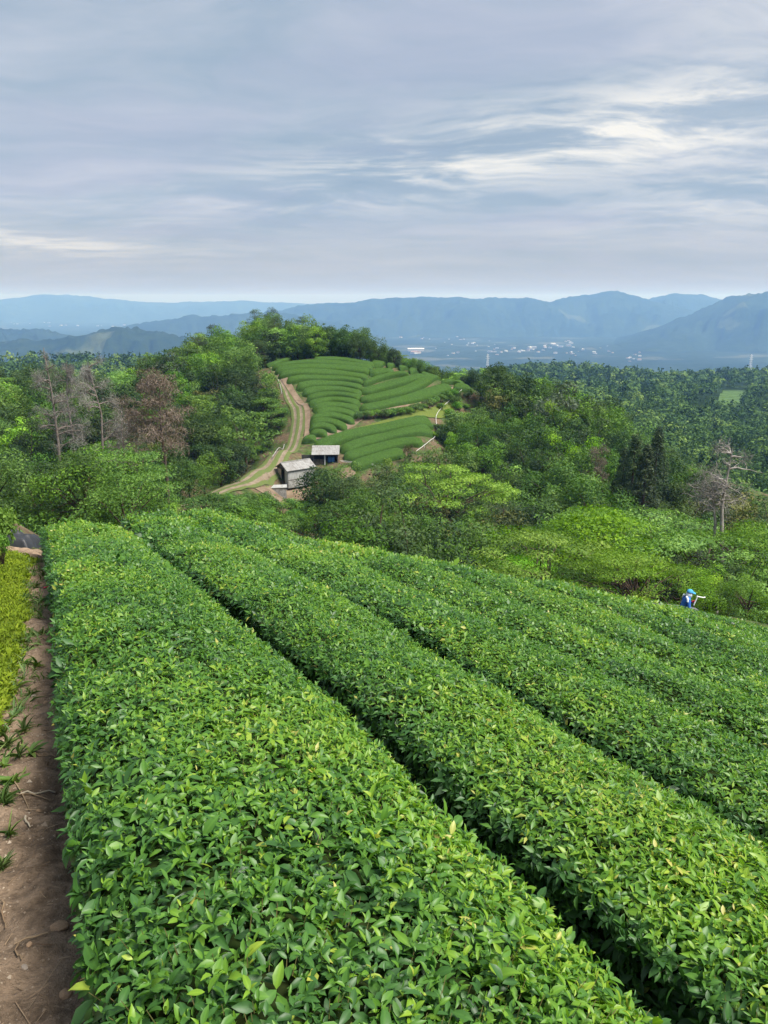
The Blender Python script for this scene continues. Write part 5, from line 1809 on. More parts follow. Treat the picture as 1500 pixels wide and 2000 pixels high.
pipe_run(zp([(1210, 660), (1160, 700), (1100, 745), (1050, 800), (1056, 860), (1062, 900)]), 'white pipe rail down the edge of the upper right terrace')
pipe_run(zp([(1062, 905), (1030, 960), (990, 995), (940, 1022)]), 'white pipe rail below the lower terrace end')
pipe_run(zp([(492, 1078), (560, 1090), (690, 1100)]), 'upper thin pipe running out from the open shed', rad=.025, height=.5, posts=False)
pipe_run(zp([(500, 1084), (580, 1100), (700, 1108)]), 'lower thin pipe running out from the open shed', rad=.025, height=.3, posts=False)
pipe_run([(532, 892), (545, 880), (555, 868)], 'short grey guard rail at the bend of the track', rad=.06, height=.5, mat=conc_m, post_every=2)
w_ = hitq(551, 768, 0)[0]
m_ = MB(); m_.tube([w_ - (0, 0, .3), w_ + (-.25, 0, 1.2), w_ + (-.62, 0, 2.4)], .05, 6)
m_.obj('leaning_post', white_m, None, label='leaning pale post beside the top of the track', category='post')


# ------------------------------------------------------------------ earth path, moss and litter beside the first hedge
def near_hit(px, py, dz=0.0):
    """near ground beside the camera"""
    px, py = np.atleast_1d(np.asarray(px, float)), np.atleast_1d(np.asarray(py, float))
    ys = np.geomspace(0.8, 34, 500)
    R = ray(px, py)
    P = R[:, None, :] * ys[None, :, None]
    f = P[..., 2] - fgz(P[..., 0], P[..., 1]) - dz
    i = np.maximum(np.argmax(f < 0, 1), 1)
    ii = np.arange(len(px))
    a, b = f[ii, i - 1], f[ii, i]
    yy = ys[i - 1] + (ys[i] - ys[i - 1]) * np.clip(a / (a - b + 1e-9), 0, 1)
    return R * yy[:, None]


def soil_mat():
    m, t = new_mat('path_soil')
    p = t.n('ShaderNodeNewGeometry').outputs['Position']
    a = t.noise(p, 1.3, 5, .6)
    b = t.noise(p, 9.0, 8, .7)
    c = t.noise(p, 45.0, 4, .7)
    col = t.mix(t.mapr(t.math('ADD', t.math('MULTIPLY', a, .45), t.math('MULTIPLY', b, .55)), .36, .62), (0.11, 0.078, 0.052), (0.34, 0.245, 0.165))
    col = t.mix(t.mapr(c, .60, .72), col, (0.48, 0.39, 0.29))
    bs = t.n('ShaderNodeBsdfPrincipled', {'Base Color': col, 'Roughness': .95, 'Specular IOR Level': .15})
    bn = t.n('ShaderNodeBump', {'Strength': 1.0, 'Distance': .05, 'Height': t.math('ADD', b, t.math('MULTIPLY', c, .5))})
    t.t.links.new(bn.outputs[0], bs.inputs['Normal'])
    t.n('ShaderNodeOutputMaterial', {'Surface': bs.outputs[0]})
    return m


soil = soil_mat()


def path_z(x, y):
    return fgz(x, y) + .02 + .032 * fbm(x / .45, y / .45, 71, 4, .6) + .022 * fbm(x / .11, y / .11, 72, 2, .6)


def build_path():
    us, vs = np.concatenate([np.arange(-1.0, 6, .035), np.arange(6, 17.5, .08)]), np.arange(-3.4, 1.0, .04)
    U, Vv = np.meshgrid(us, vs)
    x, y = uv_xy(U, V0 + Vv)
    z = path_z(x, y)
    n, m = len(us), len(vs)
    i = np.arange((m - 1) * n).reshape(m - 1, n)[:, :-1].ravel()
    q = np.stack([i, i + 1, i + n + 1, i + n], -1)
    link('earth_path', mk_mesh('earth_path', np.stack([x, y, z], -1), q, None, [soil], {}, True), kind='structure', label='bare brown earth path beside the first tea hedge')


build_path()
rngP = np.random.default_rng(21)
moss_mat = leaf_mat('moss', [(0.0, (0.055, 0.085, 0.010)), (0.4, (0.125, 0.185, 0.014)), (0.75, (0.20, 0.27, 0.02)), (1.0, (0.30, 0.35, 0.05))], rough=.8, spec=.1, trans=.25, hue=0, val=0)
moss_base = simple('moss_bed', (0.06, 0.085, 0.01), 1.0, 0.0, col2=(0.12, 0.16, 0.02), nscale=6, bump=.5)


def build_moss():
    edge = near_hit([86, 64, 55, 60, 58, 48, 35, 20, 8, -10], [1094, 1106, 1130, 1180, 1230, 1270, 1310, 1350, 1400, 1450])
    ev = edge[:, 0] * VD[0] + edge[:, 1] * VD[1]
    eu = edge[:, 0] * UD[0] + edge[:, 1] * UD[1]
    o = np.argsort(eu)
    eu, ev = eu[o], ev[o]
    us = np.arange(eu[0], eu[-1], .08)
    ss = np.linspace(0, 1, 26)
    vr = np.interp(us, eu, ev) + .05 * fbm(us / .4, us * 0, 31, 3)
    V = np.empty((len(us), len(ss), 3))
    for j, s in enumerate(ss):
        v = vr - s * 2.6 * sstep(0.0, 3.2, us - eu[0])
        x, y = uv_xy(us, v)
        V[:, j, 0], V[:, j, 1] = x, y
        V[:, j, 2] = path_z(x, y) - .02 + .10 * min(1, s * 7) ** .5 + .03 * fbm(x / .22, y / .22, 33, 3)
    n, m = len(us), len(ss)
    i = np.arange((n - 1) * m).reshape(n - 1, m)[:, :-1].ravel()
    q = np.stack([i, i + 1, i + m + 1, i + m], -1)
    base = link('moss', mk_mesh('moss', V.reshape(-1, 3), q, None, [moss_base], {}, True), kind='stuff', label='thick bed of yellow green moss along the earth path')
    k = 36000
    a, b = rngP.random(k) ** 1.0 * (n - 1.001), rngP.random(k) ** 1.5 * (m - 1.001)
    ia, ib = a.astype(int), b.astype(int)
    fa, fb = (a - ia)[:, None], (b - ib)[:, None]
    P = (V[ia, ib] * (1 - fa) + V[ia + 1, ib] * fa) * (1 - fb) + (V[ia, ib + 1] * (1 - fa) + V[ia + 1, ib + 1] * fa) * fb
    N = rngP.normal(0, .35, (k, 3)) + np.array([0, 0, 1.0]); N /= np.linalg.norm(N, axis=1)[:, None]
    tint = np.clip(.5 + .22 * fbm(P[:, 0] / .35, P[:, 1] / .35, 35, 3) + rngP.normal(0, .14, k), 0, 1)
    L = Leaves()
    L.add(P, frames(N, None, rngP, rngP.normal(.9, .4, k)), .05 * np.exp(rngP.normal(0, .3, k)), 2, tint, np.full(k, .7))
    link('fronds', L.mesh('fronds', moss_mat, smooth=False), base, kind='stuff')


build_moss()


def grass_tufts():
    """weeds along the path: each tuft a plant of its own"""
    weed = leaf_mat('weed', [(0.0, (0.03, 0.07, 0.015)), (0.5, (0.085, 0.16, 0.03)), (1.0, (0.20, 0.26, 0.06))], rough=.5, spec=.3, trans=.3, hue=.01, val=.1)
    vs = []
    for sd in range(5):
        rng = np.random.default_rng(400 + sd)
        n = 26 if sd < 3 else 15
        a = rng.uniform(0, 6.28, n)
        P = np.stack([.025 * np.cos(a), .025 * np.sin(a), np.full(n, -.01)], -1) * rng.random((n, 1))
        N = np.tile([0, 0, 1.0], (n, 1))
        L = Leaves()
        L.add(P, frames(N, a, rng, rng.normal(.85 if sd < 3 else .5, .3, n)), .16 * np.exp(rng.normal(0, .35, n)) * (1 if sd < 3 else .75), 0, np.clip(.5 + rng.normal(0, .2, n), 0, 1), np.full(n, .16 if sd < 3 else .75))
        vs.append(L.mesh('blades', weed, smooth=True))
    spots = [(100, 1100), (85, 1130), (70, 1150), (80, 1180), (75, 1215), (62, 1245), (55, 1275), (70, 1300), (45, 1330), (60, 1360), (35, 1385), (20, 1420), (50, 1440), (15, 1470), (40, 1490), (10, 1510), (30, 1535), (60, 1480), (12, 1580), (25, 1405), (85, 1240), (50, 1180), (65, 1120), (95, 1085), (75, 1265), (48, 1300), (30, 1345), (8, 1440), (100, 1330), (20, 1640), (5, 1700), (12, 1560)]
    for i, (px, py) in enumerate(spots):
        p = near_hit(px, py)[0]
        p[2] = float(path_z(p[0], p[1]))
        sd = rngP.integers(5)
        o = thing('weed', 'green weed tuft growing on the edge between moss and earth path' if sd < 3 else 'broad leaved green weed growing on the edge of the earth path', 'weed', p, rngP.uniform(0, 6.28), 'weeds along the earth path', rngP.uniform(.4, .75))
        link('blades', vs[sd], o)


grass_tufts()


def path_grass():
    weed = bpy.data.materials['weed']
    n = 3000
    edge = near_hit([86, 64, 55, 60, 58, 48, 35, 20, 8, -10, -30], [1094, 1106, 1130, 1180, 1230, 1270, 1310, 1350, 1400, 1450, 1560])
    eu, ev = edge[:, 0] * UD[0] + edge[:, 1] * UD[1], edge[:, 0] * VD[0] + edge[:, 1] * VD[1]
    o = np.argsort(eu)
    u = rngP.uniform(eu.min(), eu.max(), n)
    v = np.interp(u, eu[o], ev[o]) + rngP.normal(.0, .10, n)
    dens = fbm(u / .5, v / .3, 66, 3)
    ok = dens > -.05
    u, v = u[ok], v[ok]
    n = len(u)
    x, y = uv_xy(u, v)
    P = np.stack([x, y, path_z(x, y) - .005], -1)
    N = rngP.normal(0, .3, (n, 3)) + np.array([0, 0, 1.0]); N /= np.linalg.norm(N, axis=1)[:, None]
    L = Leaves()
    L.add(P, frames(N, None, rngP, rngP.normal(.8, .4, n)), .07 * np.exp(rngP.normal(0, .4, n)), 1, np.clip(.5 + rngP.normal(0, .22, n), 0, 1), np.full(n, .35))
    link('grass', L.mesh('grass', weed), kind='stuff', label='thin weedy grass between the moss and the bare path')


path_grass()


def stone_mesh(seed, mat, flat=.42):
    rng = np.random.default_rng(seed)
    import bmesh
    bm = bmesh.new()
    bmesh.ops.create_icosphere(bm, subdivisions=2, radius=1)
    dirs = rng.normal(0, 1, (7, 3)); dirs /= np.linalg.norm(dirs, axis=1)[:, None]
    cut = rng.uniform(.55, .9, 7)
    for v in bm.verts:
        c = np.array(v.co)
        for d, k in zip(dirs, cut):
            t = c @ d
            if t > k:
                c = c - d * (t - k)
        v.co = c * np.array([1, .8, flat])
    me = bpy.data.meshes.new('stone')
    bm.to_mesh(me); bm.free()
    me.materials.append(mat)
    return me


stone_m = simple('tan_stone', (0.40, 0.27, 0.16), .9, .2, col2=(0.26, 0.17, 0.11), nscale=14, bump=.3)
stone_g = simple('grey_stone', (0.34, 0.29, 0.24), .9, .2, col2=(0.22, 0.18, 0.14), nscale=14, bump=.3)
for i, (px, py, r, lb, m) in enumerate([(117, 1822, .045, 'angular tan stone at the foot of the first hedge, largest on the path', stone_m), (128, 1950, .035, 'flat brown stone on the path at the bottom corner', stone_m), (48, 1897, .020, 'pale round pebble on the path below the largest stone', stone_g), (75, 1587, .018, 'small tan stone midway along the path', stone_m), (66, 1362, .030, 'pale flat stone on the far part of the path', stone_g), (90, 1372, .03, 'brown stone beside the pale flat one', stone_m), (60, 1862, .016, 'brown pebble left of the largest stone', stone_m)]):
    p = near_hit(px, py)[0]
    o = link('stone', stone_mesh(500 + i, m), label=lb, category='stone')
    o.location = (p[0], p[1], float(path_z(p[0], p[1])) + r * .05)
    o.scale = (r, r, r)
    o.rotation_euler = (0, 0, i * 1.3)


def litter():
    b = MB()
    k = 3600
    u = -.5 + 11.5 * rngP.random(k) ** 1.5; v = V0 - .05 - 1.1 * rngP.random(k)
    x, y = uv_xy(u, v)
    z = path_z(x, y)
    T = np.array([[1, 0, 0], [-.5, .8, 0], [-.5, -.8, 0], [0, 0, .7], [0, 0, -.5]])
    tr = [[0, 1, 3], [1, 2, 3], [2, 0, 3], [1, 0, 4], [2, 1, 4], [0, 2, 4]]
    rr = .0048 * np.exp(rngP.normal(0, .65, k))
    for i in range(k):
        b.add(T @ rotz(rngP.uniform(0, 6)).T * rr[i] + (x[i], y[i], z[i]), tris=tr)
    b.obj('pebbles', simple('pebble', (0.40, 0.33, 0.25), .9, .2, col2=(0.22, 0.16, 0.11), nscale=3), kind='stuff', label='fine pale grit scattered over the earth path')
    lb_ = MB()
    k2 = 700
    u = -.3 + 11 * rngP.random(k2) ** 1.4; v = V0 - .05 - .75 * rngP.random(k2)
    x, y = uv_xy(u, v)
    for i in range(k2):
        a, ln = rngP.uniform(0, 6.28), .05 * math.exp(rngP.normal(0, .6))
        p0 = np.array([x[i], y[i], 0]); p1 = p0 + (ln * math.cos(a), ln * math.sin(a), 0)
        p0[2], p1[2] = path_z(p0[0], p0[1]) + .006, path_z(p1[0], p1[1]) + .012
        lb_.tube([p0, p1], [.0022, .0014], 3, cap=False)
    lb_.obj('dry_litter', simple('straw', (0.30, 0.22, 0.14), .9, .1, col2=(0.15, 0.10, 0.065), nscale=5), kind='stuff', label='dry straw and bits of twig littering the earth path')
    # dry stalks and twigs, each a thing
    dry = simple('dry_stalk', (0.30, 0.225, 0.14), .9, .1, col2=(0.19, 0.13, 0.08), nscale=8)
    pale = simple('pale_stalk', (0.36, 0.31, 0.23), .9, .1)
    lines = [((40, 1552), (108, 1545), pale, 'pale flat dry blade lying across the path'), ((5, 1545), (100, 1560), dry, 'dry twig lying under the pale blade'), ((30, 1520), (62, 1598), dry, 'long dry twig pointing down the path'), ((30, 1850), (95, 1835), dry, 'dark twig lying above the bottom corner stone'), ((38, 1860), (44, 1888), dry, 'short twig beside the round pebble'), ((52, 1605), (60, 1625), pale, 'short pale chip on the path'),
             ((6, 1770), (10, 1810), dry, 'short twig at the left picture edge'), ((20, 1455), (95, 1420), dry, 'dry twig on the middle of the path'), ((60, 1478), (110, 1492), dry, 'dry twig reaching under the hedge'), ((20, 1432), (60, 1425), dry, 'dry twig near the moss end'), ((0, 1240), (55, 1250), pale, 'pale straw lying on the moss'), ((20, 1030), (28, 1042), pale, 'white cane on the earth beyond the black tarp')]
    for (a, c, mt_, lb) in lines:
        p0, p1 = near_hit(*a)[0], near_hit(*c)[0]
        P = np.linspace(p0, p1, 6)
        P[:, 2] = path_z(P[:, 0], P[:, 1]) + .012
        P[1:-1, :2] += rngP.normal(0, .008, (4, 2))
        m = MB(); m.tube(P, np.linspace(.005, .003, 6) * (1.5 if mt_ is pale else 1), 5)
        m.obj('dry_twig', mt_, None, True, label=lb, category='twig')
    p = near_hit(88, 1150)[0]
    m = MB()
    for i in range(3):
        m.box((.012 * i, 0, .004 * i), (.014, .03, .003), rot=rotz(.5 * i))
    o = m.obj('plastic_scrap', simple('red_plastic', (0.6, 0.03, 0.06), .5, .4), None, label='tiny red plastic scrap on the path', category='scrap')
    o.location = (p[0], p[1], float(path_z(p[0], p[1])) + .02); o.scale = (2.2, 2.2, 2.2)


litter()


def tarp():
    m, t = new_mat('black_tarp')
    pp = t.n('ShaderNodeTexCoord').outputs['Object']
    b = t.n('ShaderNodeBsdfPrincipled', {'Base Color': (0.022, 0.024, 0.028, 1), 'Roughness': .55, 'Specular IOR Level': .45})
    bn = t.n('ShaderNodeBump', {'Strength': .5, 'Distance': .03, 'Height': t.noise(pp, 5, 5, .6)})
    t.t.links.new(bn.outputs[0], b.inputs['Normal']); t.n('ShaderNodeOutputMaterial', {'Surface': b.outputs[0]})
    c = at(20, 1062, 16.6)
    n = 30
    g = np.linspace(-1, 1, n)
    X, Y = np.meshgrid(g, g)
    rr = np.maximum(np.abs(X), np.abs(Y))
    h = .42 * (1 - rr ** 2) ** .6 * (1 + .25 * fbm(X * 2.5, Y * 2.5, 44, 3)) + .03 * fbm(X * 6, Y * 6, 45, 2)
    x, y = c[0] + X * .62, c[1] + Y * .5
    z = fgz(x, y) - .03 + h
    i = np.arange((n - 1) * n).reshape(n - 1, n)[:, :-1].ravel()
    q = np.stack([i, i + 1, i + n + 1, i + n], -1)
    o = link('tarp', mk_mesh('tarp', np.stack([x, y, z], -1), q, None, [m], {}, True), label='crumpled black tarp heap beyond the moss', category='tarp')


tarp()
# leafy plant leaning in at the left edge
for i, (px, py, Y, h) in enumerate(((-14, 985, 12.0, .85), (-2, 1035, 11.0, .45))):
    p = at(px, py, Y)
    plant('shrub_light', p[0], p[1], h, ('light green leafy plant leaning in at the left picture edge, upper one', 'light green leafy plant at the left picture edge beside the black tarp')[i], None, .62, z=p[2] - h)


# ------------------------------------------------------------------ the worker among the far rows
def worker():
    p = at(1332, 1193, 27.0)
    hip_z = p[2]
    root = thing('person', 'worker in blue jacket and cap with white neck cloth, bending forward with a long tool', 'person', (p[0], p[1], hip_z - .95))
    jacket = simple('blue_jacket', (0.035, 0.15, 0.52), .7, .25, col2=(0.025, 0.11, 0.40), nscale=6, bump=.3)
    skin = simple('skin', (0.45, 0.27, 0.18), .6, .3)
    capm = simple('blue_cap', (0.06, 0.30, 0.55), .7, .2)
    clothm = simple('white_cloth', (0.66, 0.70, 0.74), .8, .2, col2=(0.5, 0.58, 0.66), nscale=7)
    red = simple('red_glove', (0.60, 0.03, 0.05), .6, .3)
    trous = simple('dark_trousers', (0.03, 0.045, 0.09), .85, .1)
    tool_m = simple('white_pole', (0.75, 0.76, 0.76), .5, .4)
    # body: one skinned figure, leaning forward to the right of the picture
    J = {'pel': (0, 0, .95), 'sp1': (.03, 0, 1.12), 'sp2': (.08, 0, 1.30), 'che': (.13, 0, 1.42), 'nec': (.19, -.01, 1.55), 'hea': (.22, -.01, 1.66), 'top': (.235, -.01, 1.76),
         'shl': (.13, -.19, 1.44), 'ell': (.14, -.27, 1.17), 'wrl': (.20, -.30, 1.06), 'hal': (.25, -.30, 1.05),
         'shr': (.13, .19, 1.44), 'elr': (.22, .26, 1.20), 'wrr': (.33, .02, 1.28), 'har': (.34, -.10, 1.36),
         'hpl': (0, -.10, .88), 'knl': (.06, -.12, .48), 'anl': (0, -.12, .09), 'tol': (.16, -.13, .04), 'hpr': (0, .10, .88), 'knr': (.07, .12, .48), 'anr': (.0, .12, .09), 'tor': (.16, .13, .04)}
    Rr = {'pel': .155, 'sp1': .155, 'sp2': .165, 'che': .165, 'nec': .065, 'hea': .098, 'top': .07, 'shl': .085, 'ell': .062, 'wrl': .045, 'hal': .035, 'shr': .085, 'elr': .062, 'wrr': .045, 'har': .035,
          'hpl': .10, 'knl': .07, 'anl': .05, 'tol': .04, 'hpr': .10, 'knr': .07, 'anr': .05, 'tor': .04}
    E_ = [('pel', 'sp1'), ('sp1', 'sp2'), ('sp2', 'che'), ('che', 'nec'), ('nec', 'hea'), ('hea', 'top'), ('che', 'shl'), ('shl', 'ell'), ('ell', 'wrl'), ('wrl', 'hal'), ('che', 'shr'), ('shr', 'elr'), ('elr', 'wrr'), ('wrr', 'har'),
          ('pel', 'hpl'), ('hpl', 'knl'), ('knl', 'anl'), ('anl', 'tol'), ('pel', 'hpr'), ('hpr', 'knr'), ('knr', 'anr'), ('anr', 'tor')]
    names = list(J)
    me = bpy.data.meshes.new('body')
    me.from_pydata([J[n] for n in names], [(names.index(a), names.index(b)) for a, b in E_], [])
    o = link('body', me, root)
    md = o.modifiers.new('skin', 'SKIN')
    for i, n in enumerate(names):
        sv = me.skin_vertices[0].data[i]
        sv.radius = (Rr[n], Rr[n] * (.82 if n in ('che', 'sp2', 'sp1') else 1.0))
        sv.use_root = n == 'pel'
    ss = o.modifiers.new('sub', 'SUBSURF'); ss.levels = 2; ss.render_levels = 2
    for m_ in (jacket, skin, trous):
        me.materials.append(m_)
    # bake so that skin, jacket and trousers can be told apart on the one body
    dg = bpy.context.evaluated_depsgraph_get()
    ev = o.evaluated_get(dg)
    bm_ = bpy.data.meshes.new_from_object(ev)
    o.modifiers.clear()
    o.data = bm_
    bm_.materials.clear()
    for m_ in (jacket, skin, trous):
        bm_.materials.append(m_)
    for f in bm_.polygons:
        c = f.center
        f.use_smooth = True
        head = c.z > 1.56 and .08 < c.x < .36 and abs(c.y + .01) < .13
        hand = (c - __import__('mathutils').Vector(J['hal'])).length < .075 or (c - __import__('mathutils').Vector(J['har'])).length < .06
        f.material_index = 1 if (head or hand) else (2 if c.z < .90 else 0)

    def dome(c, rx, ry, rz, z0, mat, name, rot=0.0, n=14, m=6, zmax=1.0):
        V, q = [], []
        for i in range(m + 1):
            t = z0 + (zmax - z0) * i / m
            rr_ = math.sqrt(max(0, 1 - t * t))
            for j in range(n):
                a = 2 * math.pi * j / n
                V.append((rr_ * math.cos(a) * rx, rr_ * math.sin(a) * ry, t * rz))
        for i in range(m):
            for j in range(n):
                q.append((i * n + j, i * n + (j + 1) % n, (i + 1) * n + (j + 1) % n, (i + 1) * n + j))
        V = np.array(V)
        cr, sr = math.cos(rot), math.sin(rot)
        V = V @ np.array([[cr, 0, -sr], [0, 1, 0], [sr, 0, cr]])
        b = MB(); b.add(V + np.array(c), q)
        return b.obj(name, mat, root, True)
    cap = dome((.22, -.01, 1.70), .125, .115, .125, .0, capm, 'cap', .12)
    b = MB()
    V = [(.22 + .11 * math.cos(a), -.01 + .11 * math.sin(a), 1.71) for a in np.linspace(-1.1, 1.1, 9)] + [(.22 + .21 * math.cos(a * .75), -.01 + .15 * math.sin(a), 1.68) for a in np.linspace(-1.1, 1.1, 9)]
    V += [(x, y, z - .012) for x, y, z in V]
    q = [(i, i + 1, i + 10, i + 9) for i in range(8)] + [(i + 18, i + 27, i + 28, i + 19) for i in range(8)] + [(i + 9, i + 10, i + 28, i + 27) for i in range(8)]
    b.add(V, q); b.obj('peak', capm, cap)
    dome((.20, -.01, 1.60), .125, .120, .14, -.75, clothm, 'neck_cloth', .1, zmax=.55)
    b = MB()                                     # pale shoulder yoke
    for sy in (-1, 1):
        b.tube([(.06, sy * .10, 1.565), (.09, sy * .19, 1.50), (.07, sy * .26, 1.40)], [.04, .05, .03], 8)
    b.obj('shoulder_patch', clothm, root, True)
    b = MB()
    b.tube([(.315, -.27, 1.40), (.31, -.28, 1.24)], [.01, .01], 5); b.obj('sleeve_stripe', clothm, root)
    # face
    b = MB(); b.tube([(.315, -.01, 1.655), (.345, -.01, 1.635), (.32, -.01, 1.62)], [.012, .018, .012], 6); b.obj('nose', skin, root, True)
    for sy in (-1, 1):
        b = MB(); b.box((.312, -.01 + sy * .035, 1.668), (.012, .022, .010)); b.obj('eye', trous, root)
        b = MB(); b.box((.215, -.01 + sy * .1, 1.65), (.03, .02, .055)); b.obj('ear', skin, root)
    b = MB(); b.box((.312, -.01, 1.595), (.012, .05, .010)); b.obj('mouth', red, root)
    # gloved hand: palm, four fingers and thumb closed round the pole
    for nm, w, d in (('hal', np.array(J['hal']), np.array([.06, .02, -.01])), ('har', np.array(J['har']), np.array([.05, -.03, .03]))):
        b = MB()
        dn = d / np.linalg.norm(d)
        side = np.cross(dn, [0, 0, 1]); side /= np.linalg.norm(side)
        b.tube([w - dn * .045, w, w + dn * .05], [.036, .045, .040], 8)
        for i, ln in enumerate((.055, .065, .06, .045)):
            r0 = w + dn * .05 + np.array([0, 0, 1]) * (.03 - .02 * i)
            b.tube([r0, r0 + dn * ln * .5 + side * .005, r0 + dn * ln * .55 + side * .04, r0 + dn * .01 + side * .055], [.013, .012, .011, .009], 6)
        b.tube([w + side * .03 + (0, 0, .02), w + side * .055 + dn * .03 + (0, 0, .035), w + side * .05 + dn * .065 + (0, 0, .03)], [.014, .013, .010], 6)
        b.obj('glove', red, root, True)
    # the long white T-handled tool stands by itself in his hands
    t = thing('hand_tool', 'long white T handled tool held by the worker', 'tool', (p[0], p[1], hip_z - .95))
    b = MB(); b.tube([(.08, -.30, .62), (.22, -.29, 1.06), (.42, -.24, 1.62)], .022, 8); b.obj('shaft', tool_m, t, True)
    b = MB(); b.tube([(.38, -.25, 1.64), (.46, -.24, 1.61), (.64, -.22, 1.57), (.72, -.2, 1.57)], [.022, .022, .020, .028], 8); b.obj('handle', tool_m, t, True)
    b = MB(); b.tube([(.275, -.279, 1.22), (.30, -.271, 1.29)], .032, 8); b.obj('grip', black_m, t, True)


worker()

# dark grey lane along the far edge of the field
lane_m = earth('lane', (0.085, 0.088, 0.095), (0.12, 0.122, 0.13), scale=1.5, bump=.2)


def lane():
    c = [at(px, py, Y) for px, py, Y in ((1235, 1180, 30.5), (1270, 1180.5, 30.5), (1310, 1184, 31), (1345, 1187.5, 31), (1362, 1191.5, 31))]
    c = np.array(c)
    V, q = [], []
    for i, p in enumerate(c):
        for s in (-.15, -.13, 0, .15):
            V.append((p[0] - .1 * s, p[1] + s * 1.0, p[2] + .02 + (s > -.14) * .02 + s * -.02 - (.5 if s < -.14 else 0)))
    for i in range(len(c) - 1):
        for j in range(3):
            a = i * 4 + j
            q.append((a, a + 4, a + 5, a + 1))
    link('lane', mk_mesh('lane', V, q, None, [lane_m], {}, True), kind='structure', label='narrow grey lane along the far edge of the tea field behind the worker')


lane()


# ------------------------------------------------------------------ valley: houses, halls and pylons
def valley_hit(px, py):
    R = ray(px, py)
    Y = (VALLEY + 2) / R[..., 2]
    return R * Y[..., None]


def town():
    rng = np.random.default_rng(77)
    wm = [simple('house_white', (0.5, 0.5, 0.49), .8, .2), simple('house_cream', (0.42, 0.38, 0.34), .8, .2), simple('house_grey', (0.33, 0.34, 0.36), .8, .2)]
    rm = [simple('roof_grey', (0.2, 0.21, 0.24), .7, .2), simple('roof_white', (0.6, 0.6, 0.6), .6, .2), simple('roof_brown', (0.28, 0.17, 0.13), .8, .2)]
    walls, roofs = [], []
    for i in range(3):
        b = MB(); b.box((0, 0, .4), (1, .7, .8)); walls.append(b.mesh('wall', wm[i]))
        b = MB(); V = [(-.53, -.40, .8), (.53, -.40, .8), (.53, .40, .8), (-.53, .40, .8), (-.53, 0, 1.08), (.53, 0, 1.08)]
        b.add(V, [(0, 1, 5, 4), (2, 3, 4, 5), (0, 3, 2, 1)], [(0, 4, 3), (1, 2, 5)]); roofs.append(b.mesh('roof', rm[i]))
    cl = [(812, 687, 3, 14, 55, 0), (840, 660, 5, 22, 26, 0), (790, 655, 4, 18, 24, 0), (900, 665, 7, 34, 20, 0), (960, 690, 8, 30, 24, 0), (1000, 684, 9, 30, 26, 0), (1040, 683, 10, 26, 30, 0), (1075, 679, 9, 24, 36, 0), (1110, 674, 5, 10, 42, 0), (1150, 686, 9, 30, 22, 0), (1238, 699, 9, 16, 28, 0), (880, 690, 6, 25, 22, 0), (925, 676, 6, 30, 20, 0), (1105, 690, 6, 30, 18, 0), (150, 637, 9, 60, 40, 1), (70, 632, 6, 40, 40, 1), (330, 626, 4, 20, 50, 1)]
    words = ['pale house', 'white hall', 'cream house']
    for ci, (px, py, n, sp, size, far) in enumerate(cl):
        for j in range(n):
            q = valley_hit(px + rng.normal(0, sp * .8), py + rng.normal(0, 4.0 if not far else 1.5))
            s = size * rng.uniform(.3, .8)
            k = rng.integers(3)
            o = thing('house', ('tiny pale house in the hazy valley town' if not far else 'tiny pale house in the far plain behind the conical hill'), 'house', (q[0], q[1], VALLEY + 3), rng.uniform(0, 3.1), 'houses of the valley town' if not far else 'houses of the far plain')
            o.scale = (s, s, s * rng.uniform(.25, .5))
            link('wall', walls[k], o); link('roof', roofs[rng.integers(3)], o)
    q = valley_hit(812, 686)
    o = thing('warehouse', 'long white flat warehouse in the valley beside the hill edge', 'warehouse', (q[0], q[1], VALLEY + 3), .1)
    o.scale = (80, 45, 14)
    link('wall', walls[0], o); link('roof', roofs[1], o)


town()


def pylon(px, foot, Y, h, label):
    p = at(px, foot, Y)
    g = float(ground_z(p[0], p[1]))
    r = thing('pylon', label, 'pylon', (p[0], p[1], p[2] - 6), .3)
    steel = simple('galvanised_steel', (0.62, 0.64, 0.66), .5, .4)
    b = MB()
    w0, w1 = h * .085, h * .015
    cor = ((-1, -1), (1, -1), (1, 1), (-1, 1))
    lv = np.linspace(0, 1, 8) ** .85
    for cx, cy in cor:
        b.tube([(cx * w0, cy * w0, 0), (cx * w1, cy * w1, h)], h * .010, 4)
    for a, c in zip(lv[:-1], lv[1:]):
        wa, wc = w0 + (w1 - w0) * a, w0 + (w1 - w0) * c
        for i in range(4):
            x0, x1 = cor[i], cor[(i + 1) % 4]
            b.tube([(x0[0] * wa, x0[1] * wa, a * h), (x1[0] * wc, x1[1] * wc, c * h)], h * .006, 3)
            b.tube([(x1[0] * wa, x1[1] * wa, a * h), (x0[0] * wc, x0[1] * wc, c * h)], h * .006, 3)
    b.obj('mast', steel, r)
    for k, (t, l) in enumerate(((.68, .16), (.80, .14), (.92, .11))):
        b = MB(); b.tube([(-l * h, 0, t * h), (0, 0, t * h + h * .02), (l * h, 0, t * h)], h * .009, 4); b.obj('cross_arm', steel, r)


pylon(1465, 718, 1900, 38, 'faint lattice pylon in front of the dark blue mountain shoulder')
pylon(952, 714, 1900, 34, 'faint lattice pylon beside the valley town')


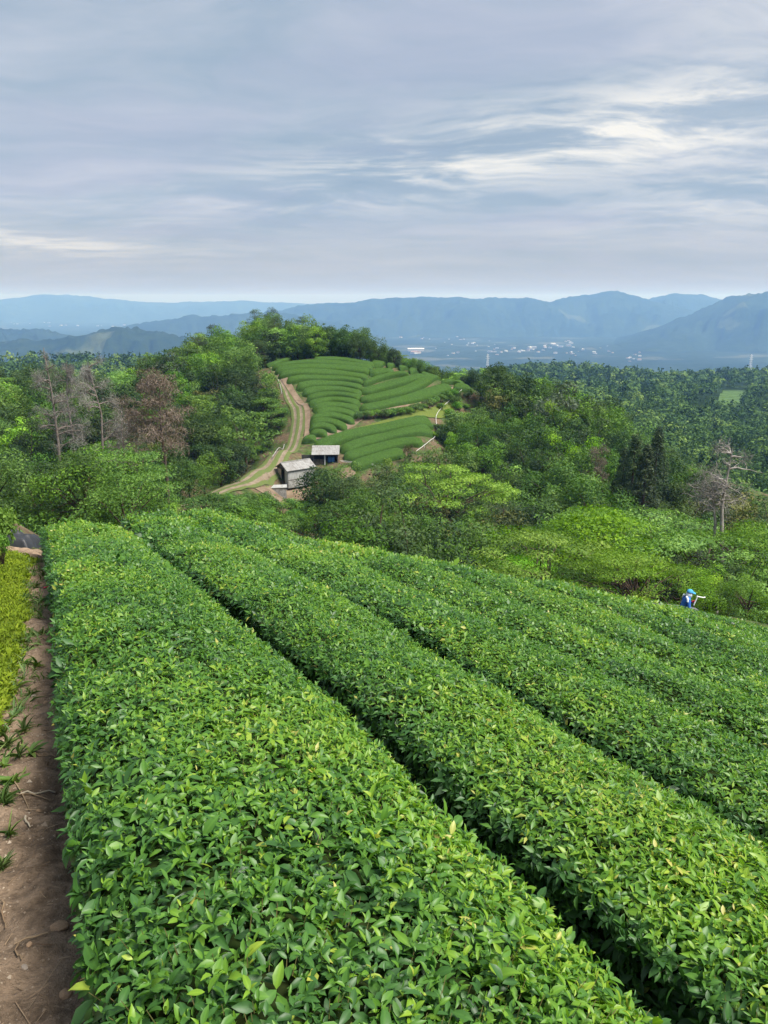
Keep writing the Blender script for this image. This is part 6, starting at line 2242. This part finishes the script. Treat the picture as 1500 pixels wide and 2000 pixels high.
# far tea patch and path among the woods to the right
def far_tea():
    P = []
    for (px, py) in [(1412, 765), (1456, 765), (1458, 795), (1398, 798)]:
        ys = np.geomspace(250, 900, 400)
        R = ray(px, py)
        z = ground_z(R[0] * ys, ys)
        i = int(np.argmax(R[2] * ys < z + .5))
        P.append(R * ys[i])
    P = np.array(P)
    m = simple('far_tea', (0.070, 0.125, 0.035), .9, .1, col2=(0.055, 0.10, 0.03), nscale=.2)
    rows = 12
    for r in range(rows):
        f0 = r / rows
        f1 = f0 + .72 / rows
        b = MB()
        for s0 in range(6):
            a0, a1 = s0 / 6, (s0 + 1) / 6
            V = []
            for f, hgt in ((f0, .0), (f0 + .25 * (f1 - f0), 1.3), (f1 - .25 * (f1 - f0), 1.3), (f1, .0)):
                for a in (a0, a1):
                    top = P[0] * (1 - a) + P[1] * a
                    bot = P[3] * (1 - a) + P[2] * a
                    q = top * (1 - f) + bot * f
                    V.append((q[0], q[1], float(ground_z(q[0], q[1])) + .3 + hgt))
            b.add(V, [(0, 1, 3, 2), (2, 3, 5, 4), (4, 5, 7, 6)])
        b.obj('tea_hedge', m, None, label=f'distant tea row, {ORD[r]} from the top of the far patch among the woods', category='hedge', group='tea rows of the far patch')


far_tea()


# ------------------------------------------------------------------ look-alikes: say which one, counted across the photograph
def number_words(n):
    ones = ['', 'first', 'second', 'third', 'fourth', 'fifth', 'sixth', 'seventh', 'eighth', 'ninth', 'tenth', 'eleventh', 'twelfth', 'thirteenth', 'fourteenth', 'fifteenth', 'sixteenth', 'seventeenth', 'eighteenth', 'nineteenth']
    tens = {2: ('twentieth', 'twenty'), 3: ('thirtieth', 'thirty'), 4: ('fortieth', 'forty'), 5: ('fiftieth', 'fifty'), 6: ('sixtieth', 'sixty')}
    if n < 20:
        return ones[n]
    t, r = divmod(n, 10)
    return tens[t][0] if r == 0 else tens[t][1] + '-' + ones[r]


by = {}
for o in list(sc.objects):
    if o.parent is None and o.get('group') and o.get('category') in ('tree', 'shrub', 'weed'):
        by.setdefault(o['label'], []).append(o)
for lb, os_ in by.items():
    if 1 < len(os_) < 69:
        os_.sort(key=lambda o: float(proj(np.array(o.location))[0]))
        for i, o in enumerate(os_):
            o['label'] = lb + ', ' + number_words(i + 1) + ' from the left'
